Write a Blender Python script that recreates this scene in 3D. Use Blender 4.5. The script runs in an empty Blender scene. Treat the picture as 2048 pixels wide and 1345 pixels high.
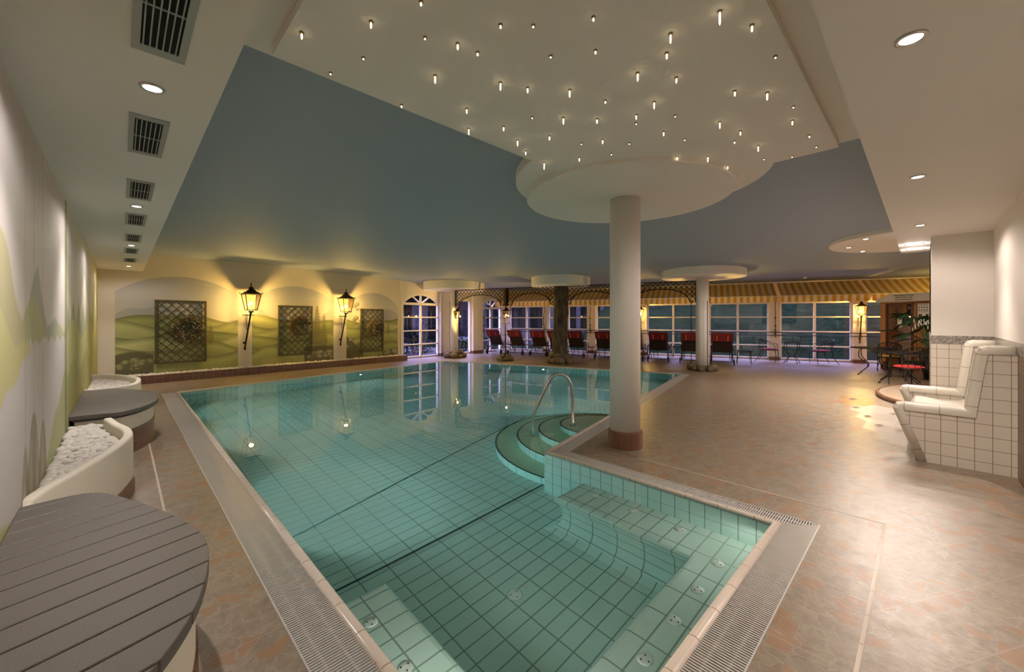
import bpy, math, random
import numpy as np
from mathutils import Vector, Matrix
random.seed(7); np.random.seed(7)
PI = math.pi
sc = bpy.context.scene
COL = sc.collection

# ------------------------------------------------------------------ camera
TH = math.radians(44.2)
cam = bpy.data.cameras.new('camera'); camo = bpy.data.objects.new('camera', cam); COL.objects.link(camo)
cam.sensor_width = 36.0; cam.lens = 803.0/2048*36; cam.shift_y = -32.5/2048; cam.clip_start = 0.02; cam.clip_end = 200
camo.location = (0, 0, 1.5); camo.rotation_euler = (PI/2, 0, -TH)
sc.camera = camo
# ------------------------------------------------------------------ view, world
sc.view_settings.view_transform = 'Standard'; sc.view_settings.look = 'None'
sc.view_settings.gamma = 1; sc.view_settings.use_curve_mapping = False
sc.view_settings.exposure = 0.3
sc.cycles.max_bounces = 10; sc.cycles.diffuse_bounces = 5; sc.cycles.glossy_bounces = 4
sc.cycles.transmission_bounces = 6; sc.cycles.transparent_max_bounces = 10
sc.cycles.sample_clamp_indirect = 4.0; sc.cycles.sample_clamp_direct = 30.0
sc.cycles.blur_glossy = 0.5
W = bpy.data.worlds.new('dusk'); sc.world = W; W.use_nodes = True
wn = W.node_tree.nodes; wl = W.node_tree.links
wbg = wn['Background']; wbg.inputs[1].default_value = 19.0
wtc = wn.new('ShaderNodeTexCoord'); wsep = wn.new('ShaderNodeSeparateXYZ'); wr = wn.new('ShaderNodeValToRGB')
wl.new(wtc.outputs['Generated'], wsep.inputs[0]); wl.new(wsep.outputs[2], wr.inputs[0]); wl.new(wr.outputs[0], wbg.inputs[0])
wr.color_ramp.elements[0].position = 0.30; wr.color_ramp.elements[0].color = (0.0012, 0.0010, 0.0026, 1)
wr.color_ramp.elements[1].position = 0.75; wr.color_ramp.elements[1].color = (0.50, 0.45, 1.0, 1)

def light(kind, name, loc, power, color=(1, 1, 1), size=0.05, direction=(0, 0, -1), angle=100, blend=0.6, sx=None, sy=None):
    l = bpy.data.lights.new(name, kind); l.energy = power; l.color = color
    if kind == 'SPOT': l.spot_size = math.radians(angle); l.spot_blend = blend; l.shadow_soft_size = size
    elif kind == 'POINT': l.shadow_soft_size = size
    elif kind == 'AREA':
        l.shape = 'RECTANGLE'; l.size = sx; l.size_y = sy; l.spread = math.radians(angle)
    o = bpy.data.objects.new(name, l); COL.objects.link(o); o.location = loc
    o.rotation_euler = Vector(direction).to_track_quat('-Z', 'Y').to_euler()
    return o
WARM = (1.0, 0.84, 0.73); COOL = (1.0, 0.90, 0.85); LANT = (1.0, 0.67, 0.20); POOLC = (0.85, 1.0, 0.99)
SPOT_L, SPOT_R, LAMP, POOLW = 76.0, 112.0, 125.0, 78.0
# downlights in the left soffit, right soffit and round ceiling disc (their fittings are built further down)
DL_LEFT = [(0.11, -0.2), (0.11, 2.69), (0.11, 5.6), (0.11, 8.6), (0.11, 12.0)]
DL_RIGHT = [(2.33, 0.04), (4.62, 0.04), (7.01, 0.04), (8.72, 0.17), (8.72, 0.05), (9.32, 0.17), (9.32, 0.05)]
DL_DISC = [(9.7, 0.75), (10.6, 1.08), (11.4, 0.93), (11.2, 0.2)]
for x, y in DL_LEFT: light('SPOT', 'downlight_beam', (x, y, 2.63), SPOT_L*(1.2 if y > 1 else 0.15), COOL, 0.03, (-0.12, 0.03, -1), 92, 1.0); light('SPOT', 'downlight_spill', (x, y, 2.645), SPOT_L*(0.34 if y > 1 else 0.12), COOL, 0.03, (0.1, 0, -1), 172, 0.4)
for i, (x, y) in enumerate(DL_RIGHT): light('SPOT', 'downlight_beam', (x, y, 2.63), SPOT_R*(1.0 if i < 3 else 0.36), WARM, 0.03, (0, 0.02, -1), 100, 0.9); light('SPOT', 'downlight_spill', (x, y, 2.645), SPOT_R*0.42, WARM, 0.03, (0, 0.1, -1), 172, 0.4)
for x, y in DL_RIGHT[3:]: light('POINT', 'cluster_glow', (x, y, 2.60), 1.6, WARM, 0.02)
for x, y in DL_DISC: light('SPOT', 'downlight_beam', (x, y, 2.93), SPOT_R*1.1, WARM, 0.03, (0, 0, -1), 110, 0.9); light('SPOT', 'downlight_spill', (x, y, 2.945), SPOT_R*0.5, WARM, 0.03, (0, 0, -1), 174, 0.3)
# underwater lamps set in the pool walls, then added fill for the massage corner
POOL_LAMPS = [((0.86, 4.4, -0.62), (1, 0.15, -0.30)), ((0.86, 7.6, -0.62), (1, 0.05, -0.25)), ((0.86, 10.0, -0.62), (1, -0.25, -0.2)),
              ((6.6, 3.74, -0.62), (-0.2, 1, -0.25)), ((9.6, 4.41, -0.62), (-0.3, 1, -0.25)), ((5.0, 11.52, -0.62), (-0.1, -1, -0.25)),
              ((9.75, 8.55, -0.62), (-1, -0.3, -0.25))]
for i, (p, d) in enumerate(POOL_LAMPS):
    dv = Vector(d).normalized(); light('SPOT', 'pool_lamp_and_fill', Vector(p)+dv*0.06, POOLW*(1.2, 1.0, 0.55, 1.0, 0.6, 0.4, 0.4)[i], POOLC, 0.03, dv, 150, 0.8)
light('SPOT', 'pool_lamp_and_fill', (2.2, 0.85, -0.75), POOLW*0.33, (1, 1, 0.92), 0.08, (0.1, 1, -0.3), 165, 0.8)  # added fill without a fitting, in place of room light entering the water
light('SPOT', 'pool_lamp_and_fill', (3.40, 0.84, -0.22), POOLW*0.17, (1, 0.98, 0.86), 0.08, (-0.8, 0.6, -0.7), 165, 0.8)  # added fill above the right ledge, no lamp fitting here
light('SPOT', 'pool_lamp_and_fill', (0.90, 1.2, -0.22), POOLW*0.30, (1, 0.98, 0.86), 0.08, (0.6, 0.6, -0.7), 165, 0.8)  # added fill above the left ledge, no lamp fitting here
# added blue fill outside, brightens the garden behind the glass
light('POINT', 'garden_fill', (9.0, 17.5, 1.8), 60, (0.5, 0.5, 1.0), 0.04)
light('POINT', 'garden_fill', (12.6, 17.2, 1.8), 50, (0.5, 0.5, 1.0), 0.04)

# ------------------------------------------------------------------ mesh builder
class MB:
    def __init__(s): s.v = []; s.f = []; s.m = []; s.sm = []; s.cur = 0; s.smooth = False
    def add(s, vs, fs, smooth=None):
        b = len(s.v); s.v += [tuple(v) for v in vs]
        for f in fs: s.f.append(tuple(b+i for i in f)); s.m.append(s.cur); s.sm.append(s.smooth if smooth is None else smooth)
        return s
    def box(s, x0, x1, y0, y1, z0, z1):
        v = [(x0,y0,z0),(x1,y0,z0),(x1,y1,z0),(x0,y1,z0),(x0,y0,z1),(x1,y0,z1),(x1,y1,z1),(x0,y1,z1)]
        return s.add(v, [(0,3,2,1),(4,5,6,7),(0,1,5,4),(1,2,6,5),(2,3,7,6),(3,0,4,7)], False)
    def bar(s, a, b, w, h, up=(0,0,1)):
        a = Vector(a); b = Vector(b); d = (b-a)
        if d.length < 1e-6: return s
        d.normalize(); u = Vector(up)
        if abs(d.dot(u)) > 0.98: u = Vector((1,0,0))
        r = d.cross(u).normalized(); u = r.cross(d).normalized()
        vs = []
        for p in (a, b):
            for i, j in ((-1,-1),(1,-1),(1,1),(-1,1)): vs.append(p+r*(w/2*i)+u*(h/2*j))
        return s.add(vs, [(3,2,1,0),(4,5,6,7),(0,1,5,4),(1,2,6,5),(2,3,7,6),(3,0,4,7)], False)
    def tube(s, pts, r, seg=8, closed=False, cap=True):
        pts = [Vector(p) for p in pts]; n = len(pts)
        rs = r if isinstance(r, (list, tuple)) else [r]*n
        ref = None; rings = []
        for i, p in enumerate(pts):
            if closed: t = pts[(i+1) % n]-pts[i-1]
            else: t = pts[min(i+1, n-1)]-pts[max(i-1, 0)]
            if t.length < 1e-9: t = Vector((0,0,1))
            t.normalize()
            if ref is None:
                ref = Vector((0,0,1)) if abs(t.z) < 0.9 else Vector((1,0,0))
            a = t.cross(ref)
            if a.length < 1e-4: a = t.cross(Vector((0,1,0)))
            a.normalize(); bb = a.cross(t).normalized(); ref = bb
            rings.append([p+a*(rs[i]*math.cos(2*PI*k/seg))+bb*(rs[i]*math.sin(2*PI*k/seg)) for k in range(seg)])
        vs = [v for R in rings for v in R]; fs = []
        for i in range(n if closed else n-1):
            j = (i+1) % n
            for k in range(seg):
                l = (k+1) % seg; fs.append((i*seg+k, i*seg+l, j*seg+l, j*seg+k))
        s.add(vs, fs, True)
        if cap and not closed:
            b = len(s.v)-len(vs)
            for idx, rev in ((0, False), (n-1, True)):
                f = [b+idx*seg+k for k in range(seg)]
                if rev: f = f[::-1]
                s.f.append(tuple(f)); s.m.append(s.cur); s.sm.append(False)
        return s
    def lathe(s, prof, seg=24, c=(0,0,0), smooth=True, sx=1, sy=1, a0=0):
        vs = []; fs = []
        for r, z in prof:
            for k in range(seg):
                a = 2*PI*k/seg+a0; vs.append((c[0]+r*math.cos(a)*sx, c[1]+r*math.sin(a)*sy, c[2]+z))
        for i in range(len(prof)-1):
            for k in range(seg):
                l = (k+1) % seg; fs.append((i*seg+k, i*seg+l, (i+1)*seg+l, (i+1)*seg+k))
        s.add(vs, fs, smooth); b = len(s.v)-len(vs)
        if prof[0][0] > 1e-6: s.f.append(tuple(b+k for k in range(seg))[::-1]); s.m.append(s.cur); s.sm.append(False)
        if prof[-1][0] > 1e-6: s.f.append(tuple(b+(len(prof)-1)*seg+k for k in range(seg))); s.m.append(s.cur); s.sm.append(False)
        return s
    def prism(s, poly, z0, z1, bottom=True):
        n = len(poly); vs = [(x,y,z0) for x,y in poly]+[(x,y,z1) for x,y in poly]
        fs = [(i,(i+1)%n,n+(i+1)%n,n+i) for i in range(n)]+[tuple(range(n,2*n))]
        if bottom: fs.append(tuple(range(n))[::-1])
        return s.add(vs, fs, False)
    def sphere(s, c, r, su=10, sv=6, sc3=(1,1,1), rot=None, jit=0):
        vs = []; fs = []
        for i in range(sv+1):
            th = PI*i/sv
            for k in range(su):
                a = 2*PI*k/su; v = Vector((math.sin(th)*math.cos(a)*sc3[0], math.sin(th)*math.sin(a)*sc3[1], math.cos(th)*sc3[2]))*r
                if jit: v *= 1+random.uniform(-jit, jit)
                if rot is not None: v = rot @ v
                vs.append(v+Vector(c))
        for i in range(sv):
            for k in range(su):
                l = (k+1) % su; fs.append((i*su+k, (i+1)*su+k, (i+1)*su+l, i*su+l))
        return s.add(vs, fs, True)
    def grid(s, fn, nu, nv, smooth=True):
        vs = [fn(i/nu, j/nv) for j in range(nv+1) for i in range(nu+1)]
        fs = [(j*(nu+1)+i, j*(nu+1)+i+1, (j+1)*(nu+1)+i+1, (j+1)*(nu+1)+i) for j in range(nv) for i in range(nu)]
        return s.add(vs, fs, smooth)
    def build(s, name, mats, parent=None, fix=True):
        me = bpy.data.meshes.new(name)
        me.from_pydata(s.v, [], s.f); me.update()
        if not isinstance(mats, (list, tuple)): mats = [mats]
        for m in mats: me.materials.append(m)
        me.polygons.foreach_set('material_index', s.m); me.polygons.foreach_set('use_smooth', s.sm)
        if fix:
            import bmesh
            bm = bmesh.new(); bm.from_mesh(me); bmesh.ops.recalc_face_normals(bm, faces=bm.faces); bm.to_mesh(me); bm.free()
        metric_uv(me)
        o = bpy.data.objects.new(name, me); COL.objects.link(o)
        if parent is not None: o.parent = parent
        return o
def metric_uv(me):
    uv = me.uv_layers.new(name='UVMap')
    vs = me.vertices; dat = np.zeros(len(me.loops)*2, dtype=np.float32)
    for p in me.polygons:
        n = p.normal
        if abs(n.z) > 0.85:
            for li in p.loop_indices:
                c = vs[me.loops[li].vertex_index].co; dat[2*li] = c.x; dat[2*li+1] = c.y
        else:
            h = math.hypot(n.x, n.y); tx, ty = -n.y/h, n.x/h
            if abs(tx) > abs(ty):
                if tx < 0: tx, ty = -tx, -ty
            elif ty < 0: tx, ty = -tx, -ty
            for li in p.loop_indices:
                c = vs[me.loops[li].vertex_index].co
                dat[2*li] = c.x*tx+c.y*ty
                dat[2*li+1] = c.z/max(0.3, h) if h < 0.98 else c.z
    uv.data.foreach_set('uv', dat)

def tag(o, label=None, cat=None, group=None, kind=None):
    if label: o['label'] = label
    if cat: o['category'] = cat
    if group: o['group'] = group
    if kind: o['kind'] = kind
    return o
def thing(name, label, cat, loc=(0,0,0), rz=0, group=None):
    o = bpy.data.objects.new(name, None); COL.objects.link(o); o.location = loc; o.rotation_euler = (0,0,rz)
    o.empty_display_size = 0.1
    return tag(o, label, cat, group)
def struct(mb, name, m, parent=None, fix=True):
    o = mb.build(name, m, parent, fix)
    if parent is None: o['kind'] = 'structure'
    return o
def copy_tree(root, loc=None, rz=None, label=None, group=None):
    r = root.copy(); COL.objects.link(r)
    if loc is not None: r.location = loc
    if rz is not None: r.rotation_euler = (0,0,rz)
    if label: r['label'] = label
    if group: r['group'] = group
    for ch in list(root.children):
        c = ch.copy(); COL.objects.link(c); c.parent = r
        for g in list(ch.children):
            d = g.copy(); COL.objects.link(d); d.parent = c
    return r

# ------------------------------------------------------------------ materials
def newmat(name):
    m = bpy.data.materials.new(name); m.use_nodes = True; return m, m.node_tree, m.node_tree.nodes['Principled BSDF']
def N(nt, t, **k):
    n = nt.nodes.new(t)
    for a, b in k.items(): setattr(n, a, b)
    return n
def math_(nt, op, a, b=None, c=None):
    n = N(nt, 'ShaderNodeMath', operation=op)
    for i, x in enumerate((a, b, c)):
        if x is None: continue
        if isinstance(x, (int, float)): n.inputs[i].default_value = x
        else: nt.links.new(x, n.inputs[i])
    return n.outputs[0]
def mix(nt, fac, a, b):
    n = N(nt, 'ShaderNodeMix', data_type='RGBA')
    for i, x in ((0, fac), (6, a), (7, b)):
        if isinstance(x, (int, float)): n.inputs[i].default_value = x
        elif isinstance(x, tuple): n.inputs[i].default_value = (*x[:3], 1)
        else: nt.links.new(x, n.inputs[i])
    return n.outputs[2]
def noise(nt, scale, vec=None, detail=3, rough=0.5, dim='3D'):
    n = N(nt, 'ShaderNodeTexNoise'); n.inputs['Scale'].default_value = scale; n.inputs['Detail'].default_value = detail
    n.inputs['Roughness'].default_value = rough
    if vec is not None: nt.links.new(vec, n.inputs['Vector'])
    return n.outputs[0]
def ramp(nt, x, stops):
    r = N(nt, 'ShaderNodeValToRGB'); e = r.color_ramp.elements
    while len(e) < len(stops): e.new(0.5)
    for i, (p, c) in enumerate(stops): e[i].position = p; e[i].color = (*c[:3], 1) if isinstance(c, tuple) else (c, c, c, 1)
    nt.links.new(x, r.inputs[0]); return r.outputs[0]
def uvec(nt, rot=0.0, scale=(1,1,1), loc=(0,0,0), obj=False):
    t = N(nt, 'ShaderNodeTexCoord'); mp = N(nt, 'ShaderNodeMapping')
    nt.links.new(t.outputs['Object' if obj else 'UV'], mp.inputs[0])
    mp.inputs['Rotation'].default_value = (0,0,rot); mp.inputs['Scale'].default_value = scale; mp.inputs['Location'].default_value = loc
    return mp.outputs[0]
def gridmask(nt, vec, su, sv, w, ou=0.0, ov=0.0, brick=False):
    """1 on the joints of a su x sv grid, joint width w (metres)"""
    sp = N(nt, 'ShaderNodeSeparateXYZ'); nt.links.new(vec, sp.inputs[0])
    outs = []
    for i, (s_, o_) in enumerate(((su, ou), (sv, ov))):
        x = math_(nt, 'ADD', sp.outputs[i], o_)
        f = math_(nt, 'FRACT', math_(nt, 'DIVIDE', x, s_))
        d = math_(nt, 'MULTIPLY', math_(nt, 'MINIMUM', f, math_(nt, 'SUBTRACT', 1.0, f)), s_)
        outs.append(math_(nt, 'LESS_THAN', d, w/2))
    return math_(nt, 'MAXIMUM', outs[0], outs[1])
def bump(nt, bsdf, h, strength=0.3, dist=0.01):
    b = N(nt, 'ShaderNodeBump'); b.inputs['Strength'].default_value = strength; b.inputs['Distance'].default_value = dist
    nt.links.new(h, b.inputs['Height']); nt.links.new(b.outputs[0], bsdf.inputs['Normal'])
def simple(name, col, rough=0.5, metal=0.0, var=0.0, vs=8.0, bmp=0.0, bs=60.0, spec=None, emit=None, es=0.0):
    m, nt, b = newmat(name)
    b.inputs['Roughness'].default_value = rough; b.inputs['Metallic'].default_value = metal
    if spec is not None: b.inputs['Specular IOR Level'].default_value = spec
    if var:
        v = uvec(nt, obj=True); n = noise(nt, vs, v)
        c = mix(nt, n, tuple(max(0, x*(1-var)) for x in col), tuple(min(1, x*(1+var)) for x in col)); nt.links.new(c, b.inputs['Base Color'])
    else: b.inputs['Base Color'].default_value = (*col, 1)
    if bmp: bump(nt, b, noise(nt, bs, uvec(nt, obj=True)), bmp, 0.005)
    if emit: b.inputs['Emission Color'].default_value = (*emit, 1); b.inputs['Emission Strength'].default_value = es
    return m
def emis(name, col, st):
    m = bpy.data.materials.new(name); m.use_nodes = True; nt = m.node_tree; nt.nodes.clear()
    e = N(nt, 'ShaderNodeEmission'); e.inputs[0].default_value = (*col, 1); e.inputs[1].default_value = st
    o = N(nt, 'ShaderNodeOutputMaterial'); nt.links.new(e.outputs[0], o.inputs[0]); return m
def paneglass(name, tint=(1,1,1), refl=1.0):
    m = bpy.data.materials.new(name); m.use_nodes = True; nt = m.node_tree; nt.nodes.clear()
    t = N(nt, 'ShaderNodeBsdfTransparent'); t.inputs[0].default_value = (*tint, 1)
    g = N(nt, 'ShaderNodeBsdfGlossy'); g.inputs['Roughness'].default_value = 0.01; g.inputs[0].default_value = (1,1,1,1)
    fr = N(nt, 'ShaderNodeFresnel'); fr.inputs[0].default_value = 1.5
    f = math_(nt, 'MINIMUM', math_(nt, 'MULTIPLY', fr.outputs[0], 1.7*refl), 1.0)
    mx = N(nt, 'ShaderNodeMixShader'); nt.links.new(f, mx.inputs[0]); nt.links.new(t.outputs[0], mx.inputs[1]); nt.links.new(g.outputs[0], mx.inputs[2])
    o = N(nt, 'ShaderNodeOutputMaterial'); nt.links.new(mx.outputs[0], o.inputs[0]); return m

M = {}
M['white'] = simple('white_plaster', (0.80, 0.75, 0.705), 0.75, bmp=0.12, bs=90)
M['offwhite'] = simple('cream_plaster', (0.72, 0.66, 0.56), 0.8, bmp=0.2, bs=70)
M['blue'] = simple('blue_ceiling_paint', (0.285, 0.335, 0.40), 0.7, bmp=0.05, bs=40)
M['frame'] = simple('white_window_frame', (0.80, 0.74, 0.68), 0.35)
M['black'] = simple('black_iron', (0.018, 0.014, 0.012), 0.45, 0.6)
M['bronze'] = simple('dark_bronze_iron', (0.035, 0.022, 0.012), 0.45, 0.7, var=0.3, vs=30)
M['trellis'] = simple('dark_green_brown_wood', (0.075, 0.062, 0.026), 0.6, var=0.3, vs=20)
M['steel'] = simple('brushed_steel', (0.55, 0.53, 0.5), 0.25, 1.0)
M['grate'] = simple('pale_grating', (0.60, 0.58, 0.555), 0.3, 0.3)
M['dark'] = simple('dark_void', (0.01, 0.01, 0.01), 0.9)
M['brass'] = simple('dark_brass', (0.35, 0.25, 0.12), 0.35, 1.0)
M['ventm'] = simple('grey_metal', (0.36, 0.38, 0.37), 0.4, 0.5)
M['glass'] = paneglass('window_glass', (0.93, 0.97, 0.97))
M['lglass'] = paneglass('lantern_glass', (1.0, 0.93, 0.78), 0.6)
M['bulb'] = emis('lantern_bulb', (1.0, 0.72, 0.32), 160)
M['lens'] = emis('downlight_lens', (1.0, 0.86, 0.72), 22)
M['plens'] = emis('pool_lamp_lens', (0.8, 1.0, 1.0), 3)
M['crystal'] = emis('crystal_glow', (1.0, 0.77, 0.45), 4.5)
M['crys2'] = emis('crystal_glow_soft', (1.0, 0.78, 0.46), 2.0)
M['wood'] = simple('orange_wood', (0.42, 0.17, 0.045), 0.5, var=0.35, vs=4)
M['wood2'] = simple('terracotta_marble', (0.30, 0.16, 0.08), 0.3, var=0.3, vs=6)
M['dwood'] = simple('dark_red_wood', (0.09, 0.025, 0.02), 0.5)
M['red'] = simple('red_cushion', (0.42, 0.022, 0.025), 0.8, bmp=0.3, bs=200)
M['redd'] = simple('dark_red_fabric', (0.12, 0.003, 0.010), 0.85, bmp=0.2, bs=200)
M['mesh'] = simple('brown_black_mesh_fabric', (0.018, 0.006, 0.006), 0.8)
M['yellow'] = simple('yellow_cushion', (0.60, 0.38, 0.07), 0.8)
M['purple'] = simple('plum_cushion', (0.25, 0.02, 0.07), 0.8)
M['strap'] = simple('orange_strap', (0.65, 0.22, 0.08), 0.8)
M['rubber'] = simple('black_rubber', (0.012, 0.012, 0.014), 0.7)
M['rock'] = simple('grey_brown_rock', (0.13, 0.095, 0.06), 0.85, var=0.7, vs=9, bmp=0.6, bs=25)
M['pebble'] = simple('white_pebbles', (0.62, 0.58, 0.53), 0.7, var=0.25, vs=14)
M['leaf'] = simple('dark_green_leaf', (0.035, 0.09, 0.03), 0.4, var=0.5, vs=10)
M['leafout'] = simple('garden_foliage', (0.012, 0.018, 0.009), 0.7, var=0.6, vs=6)
M['leafd'] = simple('dry_dark_leaf', (0.035, 0.04, 0.02), 0.6)
M['flower'] = simple('white_petals', (0.85, 0.82, 0.82), 0.6)
M['pot'] = simple('black_pot', (0.02, 0.02, 0.02), 0.35)
M['twig'] = simple('brown_twigs', (0.12, 0.075, 0.045), 0.85, var=0.6, vs=40)
M['twigl'] = simple('pale_dried_flowers', (0.40, 0.33, 0.24), 0.85, var=0.4, vs=40)
M['sign'] = simple('white_sign', (0.70, 0.64, 0.54), 0.6)
M['ink'] = simple('black_ink', (0.02, 0.02, 0.02), 0.7)
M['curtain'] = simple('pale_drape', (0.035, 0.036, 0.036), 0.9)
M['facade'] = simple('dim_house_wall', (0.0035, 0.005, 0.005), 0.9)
M['beige'] = simple('beige_panel', (0.42, 0.27, 0.19), 0.6)

# glazed tile (white) with grout, used for heated bench and right wall
def tilemat(name, tile, grout, su, sv, w, rough=0.12, var=0.06, ou=0, ov=0, bumpit=True, cell=0.0):
    m, nt, b = newmat(name); v = uvec(nt)
    g = gridmask(nt, v, su, sv, w, ou, ov)
    base = mix(nt, noise(nt, 3.0, v), tuple(x*(1-var) for x in tile), tuple(min(1, x*(1+var)) for x in tile))
    if cell:
        sp = N(nt, 'ShaderNodeSeparateXYZ'); nt.links.new(v, sp.inputs[0])
        cx = math_(nt, 'FLOOR', math_(nt, 'DIVIDE', math_(nt, 'ADD', sp.outputs[0], ou), su)); cy = math_(nt, 'FLOOR', math_(nt, 'DIVIDE', math_(nt, 'ADD', sp.outputs[1], ov), sv))
        cb = N(nt, 'ShaderNodeCombineXYZ'); nt.links.new(cx, cb.inputs[0]); nt.links.new(cy, cb.inputs[1])
        wn_ = N(nt, 'ShaderNodeTexWhiteNoise'); wn_.noise_dimensions = '2D'; nt.links.new(cb.outputs[0], wn_.inputs['Vector'])
        base = mix(nt, math_(nt, 'MULTIPLY', wn_.outputs[0], cell), base, tuple(x*0.25 for x in tile))
    nt.links.new(mix(nt, g, base, grout), b.inputs['Base Color'])
    nt.links.new(math_(nt, 'ADD', math_(nt, 'MULTIPLY', g, 0.6), rough), b.inputs['Roughness'])
    if bumpit: bump(nt, b, math_(nt, 'SUBTRACT', 1.0, g), 0.4, 0.003)
    return m
M['tile'] = tilemat('white_glazed_tile', (0.70, 0.64, 0.56), (0.20, 0.14, 0.10), 0.115, 0.125, 0.0045, ov=0.03)
M['tiletrim'] = tilemat('ivory_trim_tile', (0.72, 0.68, 0.60), (0.22, 0.16, 0.12), 0.262, 5.0, 0.005, 0.08, ou=-0.01)
M['mosaic'] = tilemat('grey_glass_mosaic', (0.42, 0.38, 0.33), (0.30, 0.28, 0.25), 0.016, 0.016, 0.0025, 0.2, cell=0.9)
M['shimmer'] = tilemat('white_shimmer_mosaic', (0.82, 0.78, 0.70), (0.45, 0.40, 0.34), 0.012, 0.012, 0.002, 0.22, cell=0.35)
M['brown'] = tilemat('brown_kerb_tile', (0.17, 0.08, 0.05), (0.30, 0.22, 0.16), 0.14, 0.125, 0.006, 0.35, var=0.4, cell=0.3)
M['colbase'] = tilemat('red_brown_column_tile', (0.16, 0.075, 0.045), (0.28, 0.18, 0.12), 0.07, 0.30, 0.004, 0.3, var=0.5)
M['pool'] = tilemat('mint_pool_tile', (0.60, 0.68, 0.60), (0.25, 0.29, 0.24), 0.25, 0.125, 0.0105, 0.25, ou=-0.09, ov=0.045)
M['poolw'] = tilemat('mint_pool_wall_tile', (0.56, 0.67, 0.60), (0.22, 0.28, 0.24), 0.125, 0.25, 0.009, 0.25, ov=0.06)
M['stept'] = tilemat('mint_step_riser_tile', (0.62, 0.82, 0.74), (0.20, 0.33, 0.28), 0.125, 0.5, 0.008, 0.25, ov=0.3)
M['stepg'] = simple('olive_step_tile', (0.55, 0.66, 0.46), 0.4, var=0.15, vs=5)
M['joint'] = simple('dark_joint', (0.02, 0.05, 0.05), 0.6)
M['cope'] = tilemat('beige_coping_tile', (0.62, 0.545, 0.475), (0.30, 0.22, 0.15), 0.26, 0.26, 0.007, 0.12, ou=0.15, ov=-0.06)

def marble(name, rot, s_, ou=0, ov=0, dark=1.0):
    m, nt, b = newmat(name); v = uvec(nt, rot)
    n1 = noise(nt, 1.6, v, 5, 0.6); n2 = noise(nt, 14, v, 6, 0.7)
    ns = N(nt, 'ShaderNodeTexNoise'); ns.inputs['Scale'].default_value = 9; ns.inputs['Detail'].default_value = 4; nt.links.new(v, ns.inputs['Vector'])
    vm = N(nt, 'ShaderNodeVectorMath', operation='MULTIPLY_ADD'); nt.links.new(ns.outputs[1], vm.inputs[0]); vm.inputs[1].default_value = (0.13, 0.13, 0); nt.links.new(v, vm.inputs[2])
    vo = N(nt, 'ShaderNodeTexVoronoi'); vo.inputs['Scale'].default_value = 10; nt.links.new(vm.outputs[0], vo.inputs['Vector'])
    ve = N(nt, 'ShaderNodeTexVoronoi', feature='DISTANCE_TO_EDGE'); ve.inputs['Scale'].default_value = 10; nt.links.new(vm.outputs[0], ve.inputs['Vector'])
    v2 = N(nt, 'ShaderNodeTexVoronoi'); v2.inputs['Scale'].default_value = 31; nt.links.new(vm.outputs[0], v2.inputs['Vector'])
    sp = N(nt, 'ShaderNodeSeparateColor'); nt.links.new(vo.outputs['Color'], sp.inputs[0]); s2 = N(nt, 'ShaderNodeSeparateColor'); nt.links.new(v2.outputs['Color'], s2.inputs[0])
    D = lambda *c_: (c_[0]*dark, c_[1]*dark*1.01, c_[2]*dark*0.95)
    c = ramp(nt, n2, [(0.30, D(0.20, 0.150, 0.115)), (0.50, D(0.30, 0.240, 0.190)), (0.72, D(0.40, 0.335, 0.272))])
    c = mix(nt, math_(nt, 'MULTIPLY', sp.outputs[1], 0.55), c, D(0.37, 0.305, 0.245))
    c = mix(nt, math_(nt, 'MULTIPLY', math_(nt, 'GREATER_THAN', s2.outputs[0], 0.7), 0.35), c, D(0.22, 0.160, 0.120))
    core = math_(nt, 'SMOOTH_MIN', math_(nt, 'MULTIPLY', ve.outputs['Distance'], 9.0), 1.0, 0.2)
    big = math_(nt, 'GREATER_THAN', sp.outputs[0], 0.74)
    c = mix(nt, math_(nt, 'MULTIPLY', math_(nt, 'MULTIPLY', big, math_(nt, 'GREATER_THAN', ve.outputs['Distance'], 0.06)), 0.80), c, mix(nt, n2, D(0.30, 0.150, 0.080), D(0.47, 0.27, 0.155)))
    c = mix(nt, math_(nt, 'MULTIPLY', math_(nt, 'LESS_THAN', ve.outputs['Distance'], 0.022), 0.45), c, D(0.45, 0.39, 0.32))
    c = mix(nt, math_(nt, 'MULTIPLY', n1, 0.35), c, D(0.20, 0.150, 0.115))
    g = gridmask(nt, v, s_, s_, 0.006, ou, ov)
    c = mix(nt, math_(nt, 'MULTIPLY', g, 0.75), c, (0.40*dark, 0.32*dark, 0.25*dark))
    nt.links.new(c, b.inputs['Base Color'])
    nt.links.new(ramp(nt, noise(nt, 9, v), [(0.2, 0.26), (0.8, 0.46)]), b.inputs['Roughness'])
    bump(nt, b, math_(nt, 'ADD', noise(nt, 26, v), math_(nt, 'MULTIPLY', g, -0.3)), 0.22, 0.006)
    return m
M['floor'] = marble('breccia_floor_tile', math.radians(29.7), 0.33, 0.1, 0.12, 0.76)
M['floorb'] = marble('breccia_border_tile', 0.0, 0.33, -0.24, -0.21, 0.76)
M['floord'] = marble('breccia_ring_tile', 0.0, 0.33, 0, 0, 0.68)
M['stepf'] = marble('breccia_step_tile', 0.3, 0.33, 0, 0)

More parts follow.
